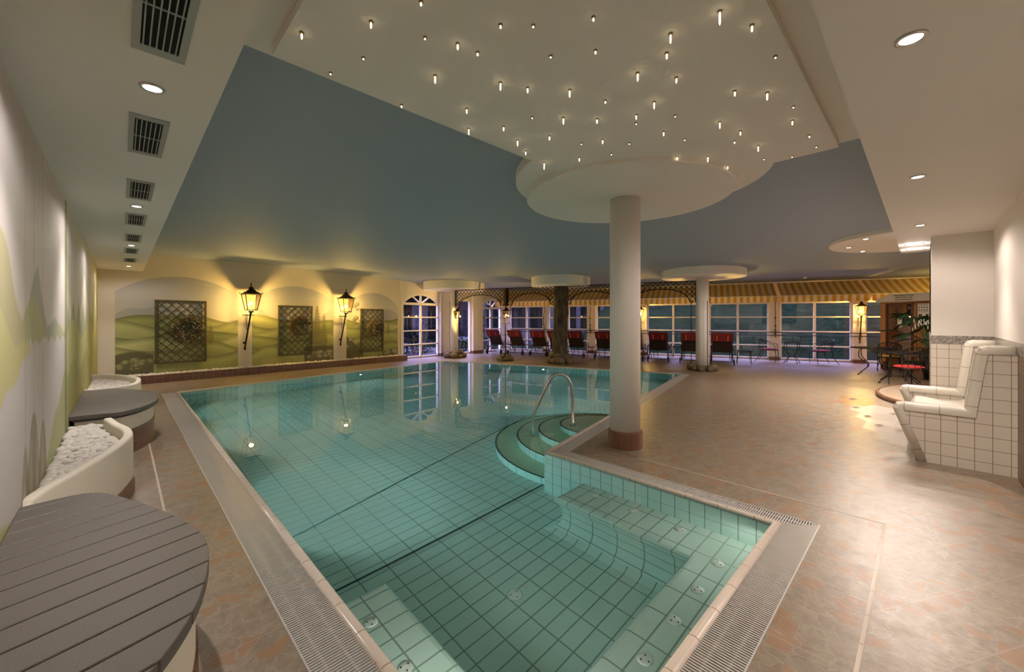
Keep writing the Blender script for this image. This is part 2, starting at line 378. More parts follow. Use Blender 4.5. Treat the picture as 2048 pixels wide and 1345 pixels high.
def slatmat():
    m, nt, b = newmat('dark_composite_board'); v = uvec(nt, obj=True)
    c = mix(nt, noise(nt, 260, v, 2), (0.028, 0.024, 0.021), (0.185, 0.162, 0.138)); nt.links.new(c, b.inputs['Base Color'])
    b.inputs['Roughness'].default_value = 0.5; bump(nt, b, noise(nt, 240, v), 0.35, 0.002); return m
M['slat'] = slatmat()
def awnmat():
    m, nt, b = newmat('orange_cream_striped_canvas'); v = uvec(nt)
    sp = N(nt, 'ShaderNodeSeparateXYZ'); nt.links.new(v, sp.inputs[0])
    f = math_(nt, 'LESS_THAN', math_(nt, 'FRACT', math_(nt, 'DIVIDE', sp.outputs[0], 0.205)), 0.5)
    nt.links.new(mix(nt, f, (0.90, 0.76, 0.58), (0.74, 0.38, 0.04)), b.inputs['Base Color']); b.inputs['Roughness'].default_value = 0.9
    return m
M['awning'] = awnmat()
def barkmat():
    m, nt, b = newmat('dark_bark'); v = uvec(nt, scale=(1,1,0.35), obj=True)
    n = noise(nt, 9, v, 6, 0.7); nt.links.new(ramp(nt, n, [(0.35, (0.012, 0.008, 0.005)), (0.52, (0.075, 0.055, 0.032)), (0.75, (0.19, 0.15, 0.085))]), b.inputs['Base Color'])
    b.inputs['Roughness'].default_value = 0.9; bump(nt, b, n, 1.0, 0.05); return m
M['bark'] = barkmat()
def grassmat():
    m, nt, b = newmat('blue_green_lawn'); v = uvec(nt, scale=(1,1,3), obj=True)
    n = noise(nt, 5, v, 8, 0.75); n2 = noise(nt, 0.6, v)
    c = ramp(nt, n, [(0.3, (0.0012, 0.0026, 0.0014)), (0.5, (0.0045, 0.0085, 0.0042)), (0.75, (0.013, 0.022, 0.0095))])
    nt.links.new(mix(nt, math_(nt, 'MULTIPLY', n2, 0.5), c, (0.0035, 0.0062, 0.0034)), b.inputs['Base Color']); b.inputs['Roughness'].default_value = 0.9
    return m
M['lawn'] = grassmat()
M['lawn'].node_tree.nodes['Principled BSDF'].inputs['Specular IOR Level'].default_value = 0.0
def watermat():
    m = bpy.data.materials.new('pool_water'); m.use_nodes = True; nt = m.node_tree; nt.nodes.clear()
    g = N(nt, 'ShaderNodeBsdfGlass'); g.inputs['IOR'].default_value = 1.333; g.inputs['Roughness'].default_value = 0.0; g.inputs[0].default_value = (1,1,1,1)
    v = N(nt, 'ShaderNodeVolumeAbsorption'); v.inputs[0].default_value = (0.32, 0.82, 0.89, 1); v.inputs[1].default_value = 0.26
    o = N(nt, 'ShaderNodeOutputMaterial'); nt.links.new(g.outputs[0], o.inputs[0]); nt.links.new(v.outputs[0], o.inputs[1])
    tc = uvec(nt, scale=(1,1,1)); b = N(nt, 'ShaderNodeBump'); b.inputs['Strength'].default_value = 0.05; b.inputs['Distance'].default_value = 0.02
    nt.links.new(noise(nt, 2.2, tc, 2), b.inputs['Height']); nt.links.new(b.outputs[0], g.inputs['Normal'])
    return m
M['water'] = watermat()
def colattr(name):
    m, nt, b = newmat(name); a = N(nt, 'ShaderNodeVertexColor'); a.layer_name = 'paint'
    n = noise(nt, 60, uvec(nt, obj=True), 3); c = mix(nt, math_(nt, 'MULTIPLY', n, 0.15), a.outputs[0], (0.35, 0.33, 0.22))
    nt.links.new(c, b.inputs['Base Color']); b.inputs['Roughness'].default_value = 0.75
    bump(nt, b, noise(nt, 90, uvec(nt, obj=True)), 0.15, 0.004); return m
M['mural'] = colattr('painted_mural')

# ------------------------------------------------------------------ frames of reference
NV = Vector((0.941, 0.338, 0)); TV = Vector((0.338, -0.941, 0))       # across / along the window wall
def NS(n, s, z=0.0): return NV*n + TV*s + Vector((0,0,z))
RZW = math.atan2(NV.y, NV.x)-PI/2                                      # local +y -> towards the windows, +x -> along the wall
def wallN(x): return 13.1+0.085*x
RZN = math.atan(0.085)
def ceil_z(x, y):
    n = 0.941*x+0.338*y; t = min(1, max(0, (n-6)/10)); return 3.10-0.2*t*t*(3-2*t)
POOL = [(0.85, 0.79), (3.45, 0.79), (3.44, 3.01), (11.14, 4.72), (8.5, 12.2), (0.85, 10.77)]
def offset_poly(poly, ds):
    """outward offset of a ccw polygon, one distance per edge i -> i+1"""
    n = len(poly); out = []
    if not isinstance(ds, (list, tuple)): ds = [ds]*n
    def line(i):
        a = Vector(poly[i]); b = Vector(poly[(i+1) % n]); d = (b-a).normalized(); nn = Vector((d.y, -d.x)); return a+nn*ds[i], d
    for i in range(n):
        p, d = line(i-1); q, e = line(i)
        den = d.x*e.y-d.y*e.x; t = ((q.x-p.x)*e.y-(q.y-p.y)*e.x)/den; r = p+d*t; out.append((r.x, r.y))
    return out
EXEC_PARTS = True
from mathutils.geometry import tessellate_polygon
def poly_with_hole(mb, outer, holes, z):
    loops = [[Vector((x, y, z)) for x, y in outer]]+[[Vector((x, y, z)) for x, y in h] for h in holes]
    tris = tessellate_polygon(loops); vs = [v for l in loops for v in l]
    mb.add(vs, [tuple(t) for t in tris], False)
    return mb
# ---- offsets round the pool: coping outer edge, grating outer edge, border tiles outer edge
OC = [0.06, 0.035, 0.06, 0.05, 0.05, 0.06]; OG = [0.26, 0.20, 0.24, 0.05, 0.05, 0.28]; OB = [0.60, 0.57, 0.60, 0.40, 0.40, 0.61]
copo = offset_poly(POOL, OC); grat = offset_poly(POOL, OG); bord = offset_poly(POOL, OB)
ROOM = [(-0.42, -2.72), (20.0, -2.72), (18.4+0.1, 1.35), (13.85, 14.4), (-0.42, 13.2)]
mb = MB(); poly_with_hole(mb, ROOM, [bord[::-1]], 0.0); fl = struct(mb, 'floor', M['floor'], fix=False)
mb = MB(); poly_with_hole(mb, bord, [grat[::-1]], 0.0); struct(mb, 'trim_1', M['floorb'], fix=False)
for o in (fl, bpy.data.objects['trim_1']):                      # make sure the faces look up
    for p in o.data.polygons:
        if p.normal.z < 0: p.flip()
# white expansion joints in the border
mb = MB(); mb.box(2.0, 4.03, 0.196, 0.212, -0.004, 0.002); mb.box(0.232, 0.248, 1.2, 11.2, -0.004, 0.002)
mb.box(4.012, 4.022, 0.21, 2.6, -0.004, 0.0015); struct(mb, 'trim_2', M['cope'])
# coping: rounded glazed tiles
def sweep(mb, poly, prof, ring=True):
    n = len(poly); rows = []
    for off, z in prof:
        o = offset_poly(poly, [off*(OC[i]/0.06 if off > 0.03 else 1) for i in range(n)]) if off else poly
        rows.append([(x, y, z) for x, y in o])
    vs = [v for r in rows for v in r]; fs = []
    for i in range(len(rows)-1):
        for k in range(n): fs.append((i*n+k, i*n+(k+1) % n, (i+1)*n+(k+1) % n, (i+1)*n+k))
    return mb.add(vs, fs, True)
mb = MB(); sweep(mb, POOL, [(0, -0.05), (0, -0.006), (0.008, 0.006), (0.022, 0.012), (0.040, 0.012), (0.054, 0.006), (0.06, -0.004), (0.06, -0.05)])
cp = struct(mb, 'pool_coping', M['cope'])
# overflow grating: every run a mesh, its slats are the pattern
def grating(idx, name):
    a, b = Vector(copo[idx]), Vector(copo[(idx+1) % 6]); A, B = Vector(grat[idx]), Vector(grat[(idx+1) % 6])
    d = (B-A).normalized(); nn = Vector((d.y, -d.x)); L = (B-A).length; wd = (A-a).dot(nn)
    sa = (a-A).dot(d); sb = (b-A).dot(d); mb = MB(); s = min(0.012, sa+0.006)
    while s < max(L-0.01, sb-0.006):
        q = a+d*(s-sa); w_ = wd; off = 0.0
        if 0 < s < sa: w_ = wd*s/sa; off = wd-w_
        elif sa < s < 0: w_ = wd*(s-sa)/(-sa)
        if sb < s < L: w_ = wd*(L-s)/(L-sb); off = wd-w_
        elif L < s < sb: w_ = wd*(sb-s)/(sb-L)
        if w_ > 0.012:
            q2 = q+nn*off; p = q2+nn*w_
            mb.bar((p.x, p.y, -0.009), (q2.x, q2.y, -0.009), 0.0078, 0.018)
        s += 0.0165
    for fr in (0.30, 0.72):                                         # cross ribs under the slats
        p = A.lerp(a, fr); q = B.lerp(b, fr); mb.bar((p.x, p.y, -0.010), (q.x, q.y, -0.010), 0.012, 0.010)
    p, q = A-nn*0.004, B-nn*0.004; mb.bar((p.x, p.y, -0.003), (q.x, q.y, -0.003), 0.007, 0.012)
    g = mb.build(name, M['grate'], fix=False); g['kind'] = 'structure'
    mb = MB(); mb.add([(a.x, a.y, -0.06), (b.x, b.y, -0.06), (B.x, B.y, -0.06), (A.x, A.y, -0.06)], [(0,1,2,3)], False)
    mb.add([(A.x, A.y, -0.06), (B.x, B.y, -0.06), (B.x, B.y, 0), (A.x, A.y, 0)], [(0,1,2,3)], False)
    mb.build('gutter', M['dark'], g, fix=False); return g
for i in (5, 0, 1, 2): grating(i, 'overflow_grating')
# basin
mb = MB(); n = 6
vs = [(x, y, -0.02) for x, y in POOL]+[(x, y, -1.75) for x, y in POOL]
mb.add(vs, [((i+1) % n, i, n+i, n+(i+1) % n) for i in range(n)], False); basin = struct(mb, 'pool_basin_wall', M['poolw'], fix=False)
def pf(x, y): return -1.1-max(0, min(0.45, 0.055*(y-3.13)))
mb = MB(); mb.grid(lambda u, v: (0.7+10.7*u, 0.6+12*v, pf(0.7+10.7*u, 0.6+12*v)), 20, 40, False); struct(mb, 'pool_basin_floor', M['pool'])
mb = MB(); mb.bar((0.85, 3.13, -1.097), (3.6, 3.13, -1.097), 0.016, 0.006)
mb.bar((0.85, 4.0, pf(0, 4.0)+0.002), (5.4, 5.20, pf(0, 5.2)+0.002), 0.016, 0.006); struct(mb, 'trim_3', M['joint'])
mb = MB(); wp = offset_poly(POOL, 0.012); mb.prism(wp, -1.9, -0.010)
wat = mb.build('pool_water', M['water']); tag(wat, 'clear turquoise water filling the tiled indoor pool', 'water', kind='stuff')
# underwater seating ledge of the massage corner
path = [(0.852, 2.54), (1.28, 2.54), (1.28, 1.22), (2.99, 1.22), (2.99, 2.50), (3.448, 2.50)]
prof = [(-0.07, -1.098), (0.0, -1.06), (0.045, -1.0), (0.06, -0.9), (0.055, -0.72), (0.02, -0.62), (0.0, -0.57), (0.004, -0.53), (0.02, -0.508), (0.045, -0.5)]
def offpath(path, d):
    out = []
    for i, p in enumerate(path):
        p = Vector(p)
        ds = []
        if i > 0: ds.append((p-Vector(path[i-1])).normalized())
        if i < len(path)-1: ds.append((Vector(path[i+1])-p).normalized())
        ns = [Vector((d_.y, -d_.x)) for d_ in ds]
        if len(ns) == 1: q = p+ns[0]*d
        else:
            m = (ns[0]+ns[1]).normalized(); q = p+m*(d/max(0.3, m.dot(ns[0])))
        out.append((q.x, q.y))
    return out
mb = MB(); rows = [[(x, y, z) for x, y in offpath(path, d)] for d, z in prof]; k = len(path)
mb.add([v for r in rows for v in r], [(i*k+j, i*k+j+1, (i+1)*k+j+1, (i+1)*k+j) for i in range(len(rows)-1) for j in range(k-1)], False)
tp = [(x, y) for x, y in offpath(path, 0.045)]
top = tp+[(3.448, 0.792), (0.852, 0.792)]
poly_with_hole(mb, top, [], -0.5); ledge = struct(mb, 'pool_seating_ledge', M['pool'])
# quarter round entry steps
O = Vector((5.05, 3.37)); e = Vector((7.70, 1.71)).normalized(); nn = Vector((-e.y, e.x))
mbt = MB(); mbr = MB(); mbn = MB()
for r, z in ((0.55, -0.15), (0.87, -0.40), (1.19, -0.66), (1.51, -0.92)):
    zb = z-0.30 if r < 1.4 else -1.35
    arc = [O+e*(r*math.cos(a))+nn*(r*math.sin(a)) for a in [PI*i/40 for i in range(41)]]
    mbt.add([(O.x, O.y, z)]+[(p.x, p.y, z) for p in arc], [(0, i, i+1) for i in range(1, 41)], False)
    mbr.add([(p.x, p.y, z-0.002) for p in arc]+[(p.x, p.y, zb) for p in arc], [(i, i+1, 42+i, 41+i) for i in range(40)], False)
    mbn.tube([(p.x, p.y, z+0.002) for p in arc], 0.014, 6)
st = struct(mbt, 'pool_steps', M['stepg'])
# give the risers a running uv
ro = mbr.build('riser', M['stept'], st)
uvl = ro.data.uv_layers['UVMap'].data
for p in ro.data.polygons:
    for li in p.loop_indices:
        c = ro.data.vertices[ro.data.loops[li].vertex_index].co
        uvl[li].uv = (math.atan2(c.y-O.y, c.x-O.x)*1.0, c.z)
mbn.build('nosing', M['joint'], st)

# ------------------------------------------------------------------ room shell
mb = MB(); CA, CB, CC, CD = (-0.45, -2.75), (-0.45, 13.3), (13.95, 14.6), (20.2, -2.75)
def cf(u, v):
    x = (CA[0]*(1-u)+CD[0]*u)*(1-v)+(CB[0]*(1-u)+CC[0]*u)*v; y = (CA[1]*(1-u)+CD[1]*u)*(1-v)+(CB[1]*(1-u)+CC[1]*u)*v
    return (x, y, ceil_z(x, y))
mb.grid(cf, 48, 40); struct(mb, 'ceiling', M['blue'], fix=False)
mb = MB(); poly = [(-0.39, -0.62), (8.11, -0.62), (8.11, -0.06), (9.72, -0.06), (9.80, -0.02), (9.82, 0.10), (9.80, 0.22), (9.70, 0.29), (0.37, 0.29), (0.37, 13.12), (-0.39, 13.06)]
mb.prism(poly, 2.66, 3.12); struct(mb, 'ceiling_soffit', M['white'])
mb = MB(); mb.box(0.37, 4.43, 0.29, 2.62, 3.02, 3.11); struct(mb, 'ceiling_canopy', M['white'])
mb = MB(); mb.box(0.60, 4.38, 0.51, 2.52, 2.97, 3.019); struct(mb, 'ceiling_star_panel', M['white'])
def disc(c, r, z, label, lens=1.0):
    zt = ceil_z(c[0]-0.7*r, c[1])+0.03
    mb = MB(); mb.lathe([(r-0.012, z), (r, z+0.012), (r, zt)], 72, (c[0], c[1], 0), smooth=False)
    o = mb.build('ceiling_disc', M['white']); o['kind'] = 'structure'; return o
disc((4.03, 2.22), 1.30, 3.0, 'x'); disc((4.30, 2.49), 1.17, 2.93, 'x')
disc((12.37, 4.61), 1.15, 2.75, 'x'); disc((9.45, 13.0), 1.2, 2.66, 'x'); disc((10.85, 8.76), 1.0, 2.65, 'x'); disc((10.65, 0.0), 1.4, 2.97, 'x')

# mural painting, evaluated per vertex ---------------------------------------
def L3(a, b, t): return a+(b-a)*t[..., None]
def over(c, col, msk): return c*(1-msk[..., None])+np.array(col)*msk[..., None]
def sm(x, w): return np.clip(x/w+0.5, 0, 1)
def fbm(x, y, s, seed=0):
    r = np.random.RandomState(seed); o = np.zeros_like(x)
    for k in range(5):
        a = r.uniform(0, 2*PI); f = s*(1.8**k); px, py = r.uniform(0, 6, 2)
        o += np.sin(f*(x*math.cos(a)+y*math.sin(a))+px)*np.cos(f*(-x*math.sin(a)+y*math.cos(a))*0.8+py)/(1.6**k)
    return o/2
GREENS = [(0.35, 0.36, 0.12), (0.41, 0.41, 0.14), (0.27, 0.29, 0.08), (0.45, 0.44, 0.17), (0.36, 0.36, 0.11)]
def paint_arch(u, z, w, kind, crown, spring):
    """u 0..w along the panel, z height; alpha false -> plaster"""
    sky = L3(np.array([0.60, 0.55, 0.45]), np.array([0.40, 0.385, 0.38]), np.clip((z-1.5)/0.9, 0, 1)); c = sky
    cl = sm(0.5*fbm(u, z*5, 3.0, 5+kind)-0.28, 0.1)*sm(z-1.95, 0.2)*0.5; c = over(c, (0.52, 0.49, 0.42), cl)
    c = over(c, (0.38, 0.37, 0.34), sm(1.62+0.22*np.sin(u*2.3+kind*2)+0.05*np.sin(u*9)-z, 0.02)*0.8)
    hills = [1.52, 1.38, 1.16, 0.98, 0.80, 0.62]
    for i, h in enumerate(hills):
        hh = h+0.11*np.sin(u*(1.7+0.4*i)+kind*1.7+i*2.1)+0.03*np.sin(u*5.1+i+kind)
        m = sm(hh-z, 0.015); g = np.array(GREENS[(i+kind) % 5])
        shade = np.clip((hh-z)/0.22, 0, 1)
        cc = L3(g*0.48, g*1.12, np.clip(shade*1.6, 0, 1)); cc = cc*(1-0.28*np.clip((hh-z-0.12)/0.2, 0, 1))[..., None]
        c = c*(1-m[..., None])+cc*m[..., None]
    def cypress(c, u0, z0, h, wd):
        t = np.clip((z-z0)/h, 0, 1); half = wd*np.sqrt(np.clip(t*3, 0, 1))*(1-t)**0.55*(1+0.15*np.sin(z*60))
        m = sm(half-np.abs(u-u0), 0.02)*(z > z0)*(z < z0+h); tex = 0.5+0.5*np.sin(z*55+u*80)*np.sin(u*60-z*20)
        return over(c, (0.17, 0.14, 0.045), m*0.95*(0.6+0.4*tex))
    def boulders(c, u0, u1, z0, top, n, seed, grape=False):
        r = np.random.RandomState(seed)
        env = sm(top-z, 0.06)*(u > u0-0.05)*(u < u1+0.05); c = over(c, (0.07, 0.055, 0.02), env*0.9)
        for k in range(n):
            cu, cz, rr = r.uniform(u0, u1), r.uniform(z0, np.interp(0.5, [0, 1], [z0, float(np.max(top))])), r.uniform(0.05, 0.082)
            d = np.hypot((u-cu)/1.25, z-cz)/rr; lum = np.clip(1-d*0.55-0.35*(cz-z)/rr*0, 0, 1)
            base = np.array([0.34, 0.32, 0.11]) if grape else np.array([0.40, 0.36, 0.24])
            c = c*(1-sm(1-d, 0.12)[..., None])+(base*(0.28+0.80*np.clip(1-np.hypot((u-cu+0.25*rr)/1.25, z-cz-0.3*rr)/rr, 0, 1))[..., None])*sm(1-d, 0.12)[..., None]
        return c
    if kind == 0:
        c = boulders(c, 0.05, 0.62, 0.34, 0.74-0.35*(u-0.3)**2*2, 26, 3, True)
        c = cypress(c, w-0.62, 0.86, 0.50, 0.09); c = cypress(c, w-0.74, 0.88, 0.34, 0.07)
    if kind == 1:
        c = cypress(c, w-0.52, 0.35, 1.62, 0.17); c = cypress(c, w-0.30, 0.35, 1.35, 0.13)
        c = boulders(c, w-0.85, w-0.05, 0.30, 0.66+0*u, 26, 4)
    if kind == 2:
        c = boulders(c, 0.0, 0.55, 0.26, 0.95-0.9*u, 24, 6)
        c = boulders(c, w-0.75, w, 0.24, 0.3+0.25*(u-(w-0.8)), 10, 8)
        c = cypress(c, w-0.40, 0.95, 0.42, 0.06)
    # alcove outline: straight jambs and a segmental arch
    R = ((w/2)**2+(crown-spring)**2)/(2*(crown-spring)); zc = crown-R
    inside = (np.hypot(u-w/2, z-zc) < R) | (z < spring)
    return c, inside
PL = np.array([0.66, 0.58, 0.46])
def paint_mesh(name, pts, cols, nu, nv, parent=None, kindname='structure'):
    me = bpy.data.meshes.new(name); idx = np.arange((nu+1)*(nv+1)).reshape(nv+1, nu+1)
    f = np.stack([idx[:-1, :-1], idx[:-1, 1:], idx[1:, 1:], idx[1:, :-1]], -1).reshape(-1, 4)
    me.vertices.add(len(pts)); me.vertices.foreach_set('co', pts.astype(np.float32).ravel())
    me.loops.add(f.size); me.loops.foreach_set('vertex_index', f.ravel().astype(np.int32))
    me.polygons.add(len(f)); me.polygons.foreach_set('loop_start', np.arange(0, f.size, 4, dtype=np.int32)); me.update(calc_edges=True)
    a = me.color_attributes.new('paint', 'FLOAT_COLOR', 'POINT'); cc = np.ones((len(pts), 4), np.float32); cc[:, :3] = np.clip(cols, 0, 1); a.data.foreach_set('color', cc.ravel())
    me.materials.append(M['mural']); o = bpy.data.objects.new(name, me); COL.objects.link(o)
    if parent: o.parent = parent
    o['kind'] = kindname
    return o
# north wall with its three painted alcoves (x -0.39 .. 7.58)
nu, nv = 640, 230; X = np.linspace(-0.39, 7.58, nu+1); Z = np.linspace(0.0, 3.11, nv+1); XX, ZZ = np.meshgrid(X, Z)
cols = np.ones(XX.shape+(3,))*PL; YY = 13.1+0.085*XX
for kind, (x0, x1, crown, spring) in enumerate([(-0.11, 2.32, 2.59, 2.17), (2.66, 4.98, 2.52, 2.08), (5.42, 7.40, 2.45, 1.98)]):
    c, ins = paint_arch(XX-x0, ZZ, x1-x0, kind, crown, spring); msk = ins & (XX > x0) & (XX < x1)
    cols[msk] = c[msk]
    # thin painted highlight along the arch
    w = x1-x0; R = ((w/2)**2+(crown-spring)**2)/(2*(crown-spring)); dd = np.abs(np.hypot(XX-x0-w/2, ZZ-(crown-R))-R)
pts = np.stack([XX, YY, ZZ], -1).reshape(-1, 3); paint_mesh('wall_north', pts, cols.reshape(-1, 3), nu, nv)
# left wall: lake, hills and fir trees
nu, nv = 760, 150; Yc = np.concatenate([np.linspace(-0.62, 2.6, 60), np.linspace(2.6, 13.2, nu-58)[1:]]); Z = np.linspace(0, 2.68, nv+1); YY, ZZ = np.meshgrid(Yc, Z); u, z = YY, ZZ
c = L3(np.array([0.60, 0.56, 0.52]), np.array([0.52, 0.47, 0.48]), np.clip((z-1.4)/1.1, 0, 1))
c = over(c, (0.66, 0.60, 0.50), sm(fbm(u, z*4, 1.6, 2)-0.25, 0.2)*0.45*sm(z-1.75, 0.3))
ridge = 1.42+0.10*np.sin(u*1.9)+0.05*np.sin(u*5+1)
def saw(x, p, ph, a): t = ((x+ph) % p)/p; return a*(1-np.abs(2*t-1)*1.0)
peaks = ridge+saw(u, 0.95, 0.25, 0.30)*(0.7+0.5*np.sin(u*2.2)); c = over(c, (0.30, 0.33, 0.30), sm(peaks-z, 0.03)*0.85)
c = over(c, (0.40, 0.40, 0.22), sm(ridge+0.10*np.sin(u*3.3+2)-z, 0.03)*0.9)
rag = 1.28+0.07*np.sin(u*9)+0.05*np.sin(u*17+1); c = over(c, (0.58, 0.55, 0.56), sm(rag-z, 0.03))
hill = np.interp(u, [2.0, 2.9, 3.1, 3.5, 3.75, 4.0], [2.6, 1.92, 1.78, 1.42, 1.34, 1.25])+0.03*np.sin(u*13); c = over(c, (0.44, 0.40, 0.24), sm(hill-z, 0.02)*(u < 4.3))
hill2 = np.interp(u, [2.0, 2.9, 3.3, 3.8, 4.4], [1.75, 1.52, 1.38, 1.33, 1.22])+0.03*np.sin(u*9+1); c = over(c, (0.52, 0.48, 0.23), sm(hill2-z, 0.02)*(u < 4.5))
shore = np.interp(u, [2.0, 2.89, 3.29, 3.63, 4.0, 4.3, 5.8], [1.0, 1.10, 1.20, 1.31, 1.36, 1.36, 1.33])+0.02*np.sin(u*15); c = over(c, (0.56, 0.53, 0.54), sm(shore-z, 0.02))
bank = np.interp(u, [4.2, 4.55, 5.76], [0.42, 0.55, 1.0])+0.03*np.sin(u*8); c = over(c, (0.36, 0.40, 0.20), sm(bank-z, 0.03)*(u > 4.2)*0.95)
c = over(c, (0.40, 0.40, 0.17), sm(0.62-0.22*(u-2.6)-z, 0.03)*(u < 3.7))
for u0, zt, hw in ((3.85, 0.93, 0.28), (4.25, 0.82, 0.24), (3.55, 0.78, 0.18)):
    half = hw*np.sqrt(np.clip((zt-z)/0.55, 0, 1)); c = over(c, (0.22, 0.19, 0.10), sm(half-np.abs(u-u0), 0.05)*np.clip(0.72+0.35*fbm(u*1.6, z*0.35, 16.0, 9), 0, 1))
for yb in (5.85, 9.4): c = over(c, (0.19, 0.20, 0.08), sm(0.10-np.abs(u-yb), 0.02)*0.9)
far = sm(u-6.0, 0.1); c2 = L3(np.array([0.50, 0.47, 0.36]), np.array([0.48, 0.46, 0.43]), np.clip((z-1.2)/1.0, 0, 1))
c2 = over(c2, (0.24, 0.27, 0.15), sm(1.45+saw(u, 0.8, 0.1, 0.28)-z, 0.03)*0.8); c2 = over(c2, (0.42, 0.41, 0.17), sm(1.38+0.12*np.sin(u*2.1)-z, 0.03)); c2 = over(c2, (0.34, 0.34, 0.12), sm(0.95+0.1*np.sin(u*2.9+1)-z, 0.03))
c = c*(1-far[..., None])+c2*far[..., None]
c = over(c, (0.30, 0.27, 0.06), sm(u-11.2, 0.05)*0.75)
for k in range(6): c = over(c, (0.17, 0.15, 0.05), sm(0.05-np.abs(u-(9.8+0.55*k)), 0.02)*(z < 2.2)*0.6)
pts = np.stack([np.full_like(YY, -0.39), YY, ZZ], -1).reshape(-1, 3); paint_mesh('wall_west', pts, c.reshape(-1, 3), nu, nv)
# right wall and the return with the tiled dado
mb = MB()
mb.box(-0.45, 8.30, -0.80, -0.62, 1.28, 3.12); mb.box(8.11, 10.4, -0.62, -0.06, 1.28, 2.7); mb.box(10.2, 10.4, -2.75, -0.62, 0, 3.12); mb.box(8.3, 10.4, -0.8, -0.06, 1.28, 3.12)
mb.box(-0.45, 20.2, -2.95, -2.75, 0, 3.12); mb.box(-0.6, -0.44, -0.8, 13.4, 0, 3.12)
struct(mb, 'wall_south', M['white'])
mb = MB(); mb.box(-0.45, 8.115, -0.79, -0.614, 1.165, 1.281); mb.box(8.104, 10.41, -0.614, -0.055, 1.165, 1.281); struct(mb, 'trim_4', M['mosaic'])
mb = MB(); mb.box(6.0, 8.115, -0.79, -0.616, 0, 1.165); mb.box(8.106, 10.41, -0.616, -0.057, 0, 1.165); struct(mb, 'trim_5', M['tile'])
mb = MB(); mb.box(-0.45, 6.0, -0.79, -0.612, 0, 1.165); struct(mb, 'trim_6', M['brown'])
# north wall right of the mural: arched window, glass door, arched window
RN = Vector((math.cos(RZN), math.sin(RZN), 0)); IN = Vector((math.sin(RZN), -math.cos(RZN), 0))      # along the wall / into the room
def PN(x, off=0.0, z=0.0): return Vector((x, wallN(x), z))+IN*off
class Frame:                                                             # local frame: u along, w into the room, z up
    def __init__(s, o, d, i): s.o, s.d, s.i = Vector(o), Vector(d), Vector(i)
    def __call__(s, u, w, z): return s.o+s.d*u+s.i*w+Vector((0,0,z))
    def box(s, mb, u0, u1, w0, w1, z0, z1):
        v = [s(u0,w0,z0), s(u1,w0,z0), s(u1,w1,z0), s(u0,w1,z0), s(u0,w0,z1), s(u1,w0,z1), s(u1,w1,z1), s(u0,w1,z1)]
        mb.add(v, [(0,3,2,1),(4,5,6,7),(0,1,5,4),(1,2,6,5),(2,3,7,6),(3,0,4,7)], False)
FN = Frame((0, 13.1, 0), RN, IN); k_ = 1/math.cos(RZN)
def UX(x): return x*k_
FE = Frame(NV*17.76, TV, -NV)
WIN = [0]
def arch_header(F, mb, u0, u1, zs, zc, zt, w0, w1):
    """wall above a segmental arch"""
    w = u1-u0; R = ((w/2)**2+(zc-zs)**2)/(2*(zc-zs)); n = 24
    us = [u0+w*i/n for i in range(n+1)]; zz = [zc-R+math.sqrt(max(0, R*R-(u-u0-w/2)**2)) for u in us]
    for i in range(n):
        a = [F(us[i], w0, zz[i]), F(us[i+1], w0, zz[i+1]), F(us[i+1], w1, zz[i+1]), F(us[i], w1, zz[i]), F(us[i], w0, zt), F(us[i+1], w0, zt), F(us[i+1], w1, zt), F(us[i], w1, zt)]
        mb.add(a, [(0,3,2,1),(4,5,6,7),(0,1,5,4),(2,3,7,6)], False)
    return us, zz
def window(F, u0, u1, z0, z1, cols, levels, arch=None, fr=0.055, name=None):
    WIN[0] += 1; mb = MB(); f = fr
    zt = arch[0] if arch else z1
    F.box(mb, u0, u0+f, -0.10, -0.04, z0, zt); F.box(mb, u1-f, u1, -0.10, -0.04, z0, zt); F.box(mb, u0, u1, -0.10, -0.04, z0, z0+f)
    for c in cols: F.box(mb, c-f*0.62, c+f*0.62, -0.105, -0.035, z0, (arch[1] if arch else z1))
    for i, l in enumerate(levels): F.box(mb, u0, u1, -0.095, -0.045, l-0.022, l+0.022)
    if arch:
        zs, zc = arch; F.box(mb, u0, u1, -0.105, -0.035, zs-0.045, zs+0.045)
        w = u1-u0; R = ((w/2)**2+(zc-zs)**2)/(2*(zc-zs)); n = 24; mid = (u0+u1)/2
        p = [F(u0+w*i/n, -0.07, zc-R+math.sqrt(R*R-(w*i/n-w/2)**2)) for i in range(n+1)]
        for a, b in zip(p, p[1:]): mb.bar(a, b, 0.06, 0.09)
        for s_ in (-1, 1): mb.bar(F(mid, -0.07, zs), F(mid+s_*w*0.24, -0.07, zc-R+math.sqrt(R*R-(w*0.24)**2)), 0.05, 0.05)
    else: F.box(mb, u0, u1, -0.10, -0.04, z1-f, z1)
    o = struct(mb, name or 'window_%d' % WIN[0], M['frame'])
    mb = MB(); zt = arch[1] if arch else z1
    mb.add([F(u0, -0.072, z0), F(u1, -0.072, z0), F(u1, -0.072, zt), F(u0, -0.072, zt)], [(0,1,2,3)], False)
    mb.build('pane', M['glass'], o, fix=False); return o
LV = [0.54, 1.07, 1.60]
window(FN, UX(7.62), UX(9.36), 0.03, 2.5, [UX(8.47)], LV, (2.12, 2.50))
window(FN, UX(9.82), UX(11.15), 0.03, 2.36, [], [], name='door_1')
window(FN, UX(11.77), UX(13.16), 0.03, 2.5, [UX(12.42)], LV, (2.05, 2.45))
mb = MB(); T0, T1 = -0.22, 0.0
arch_header(FN, mb, UX(7.60), UX(9.38), 2.12, 2.52, 3.12, T0, T1); arch_header(FN, mb, UX(11.75), UX(13.18), 2.05, 2.47, 3.12, T0, T1)
FN.box(mb, UX(7.52), UX(7.62), -0.3, 0.02, 0, 3.12); FN.box(mb, UX(9.36), UX(9.82), T0, 0.10, 0, 3.12); FN.box(mb, UX(11.15), UX(11.77), T0, 0.12, 0, 3.12)
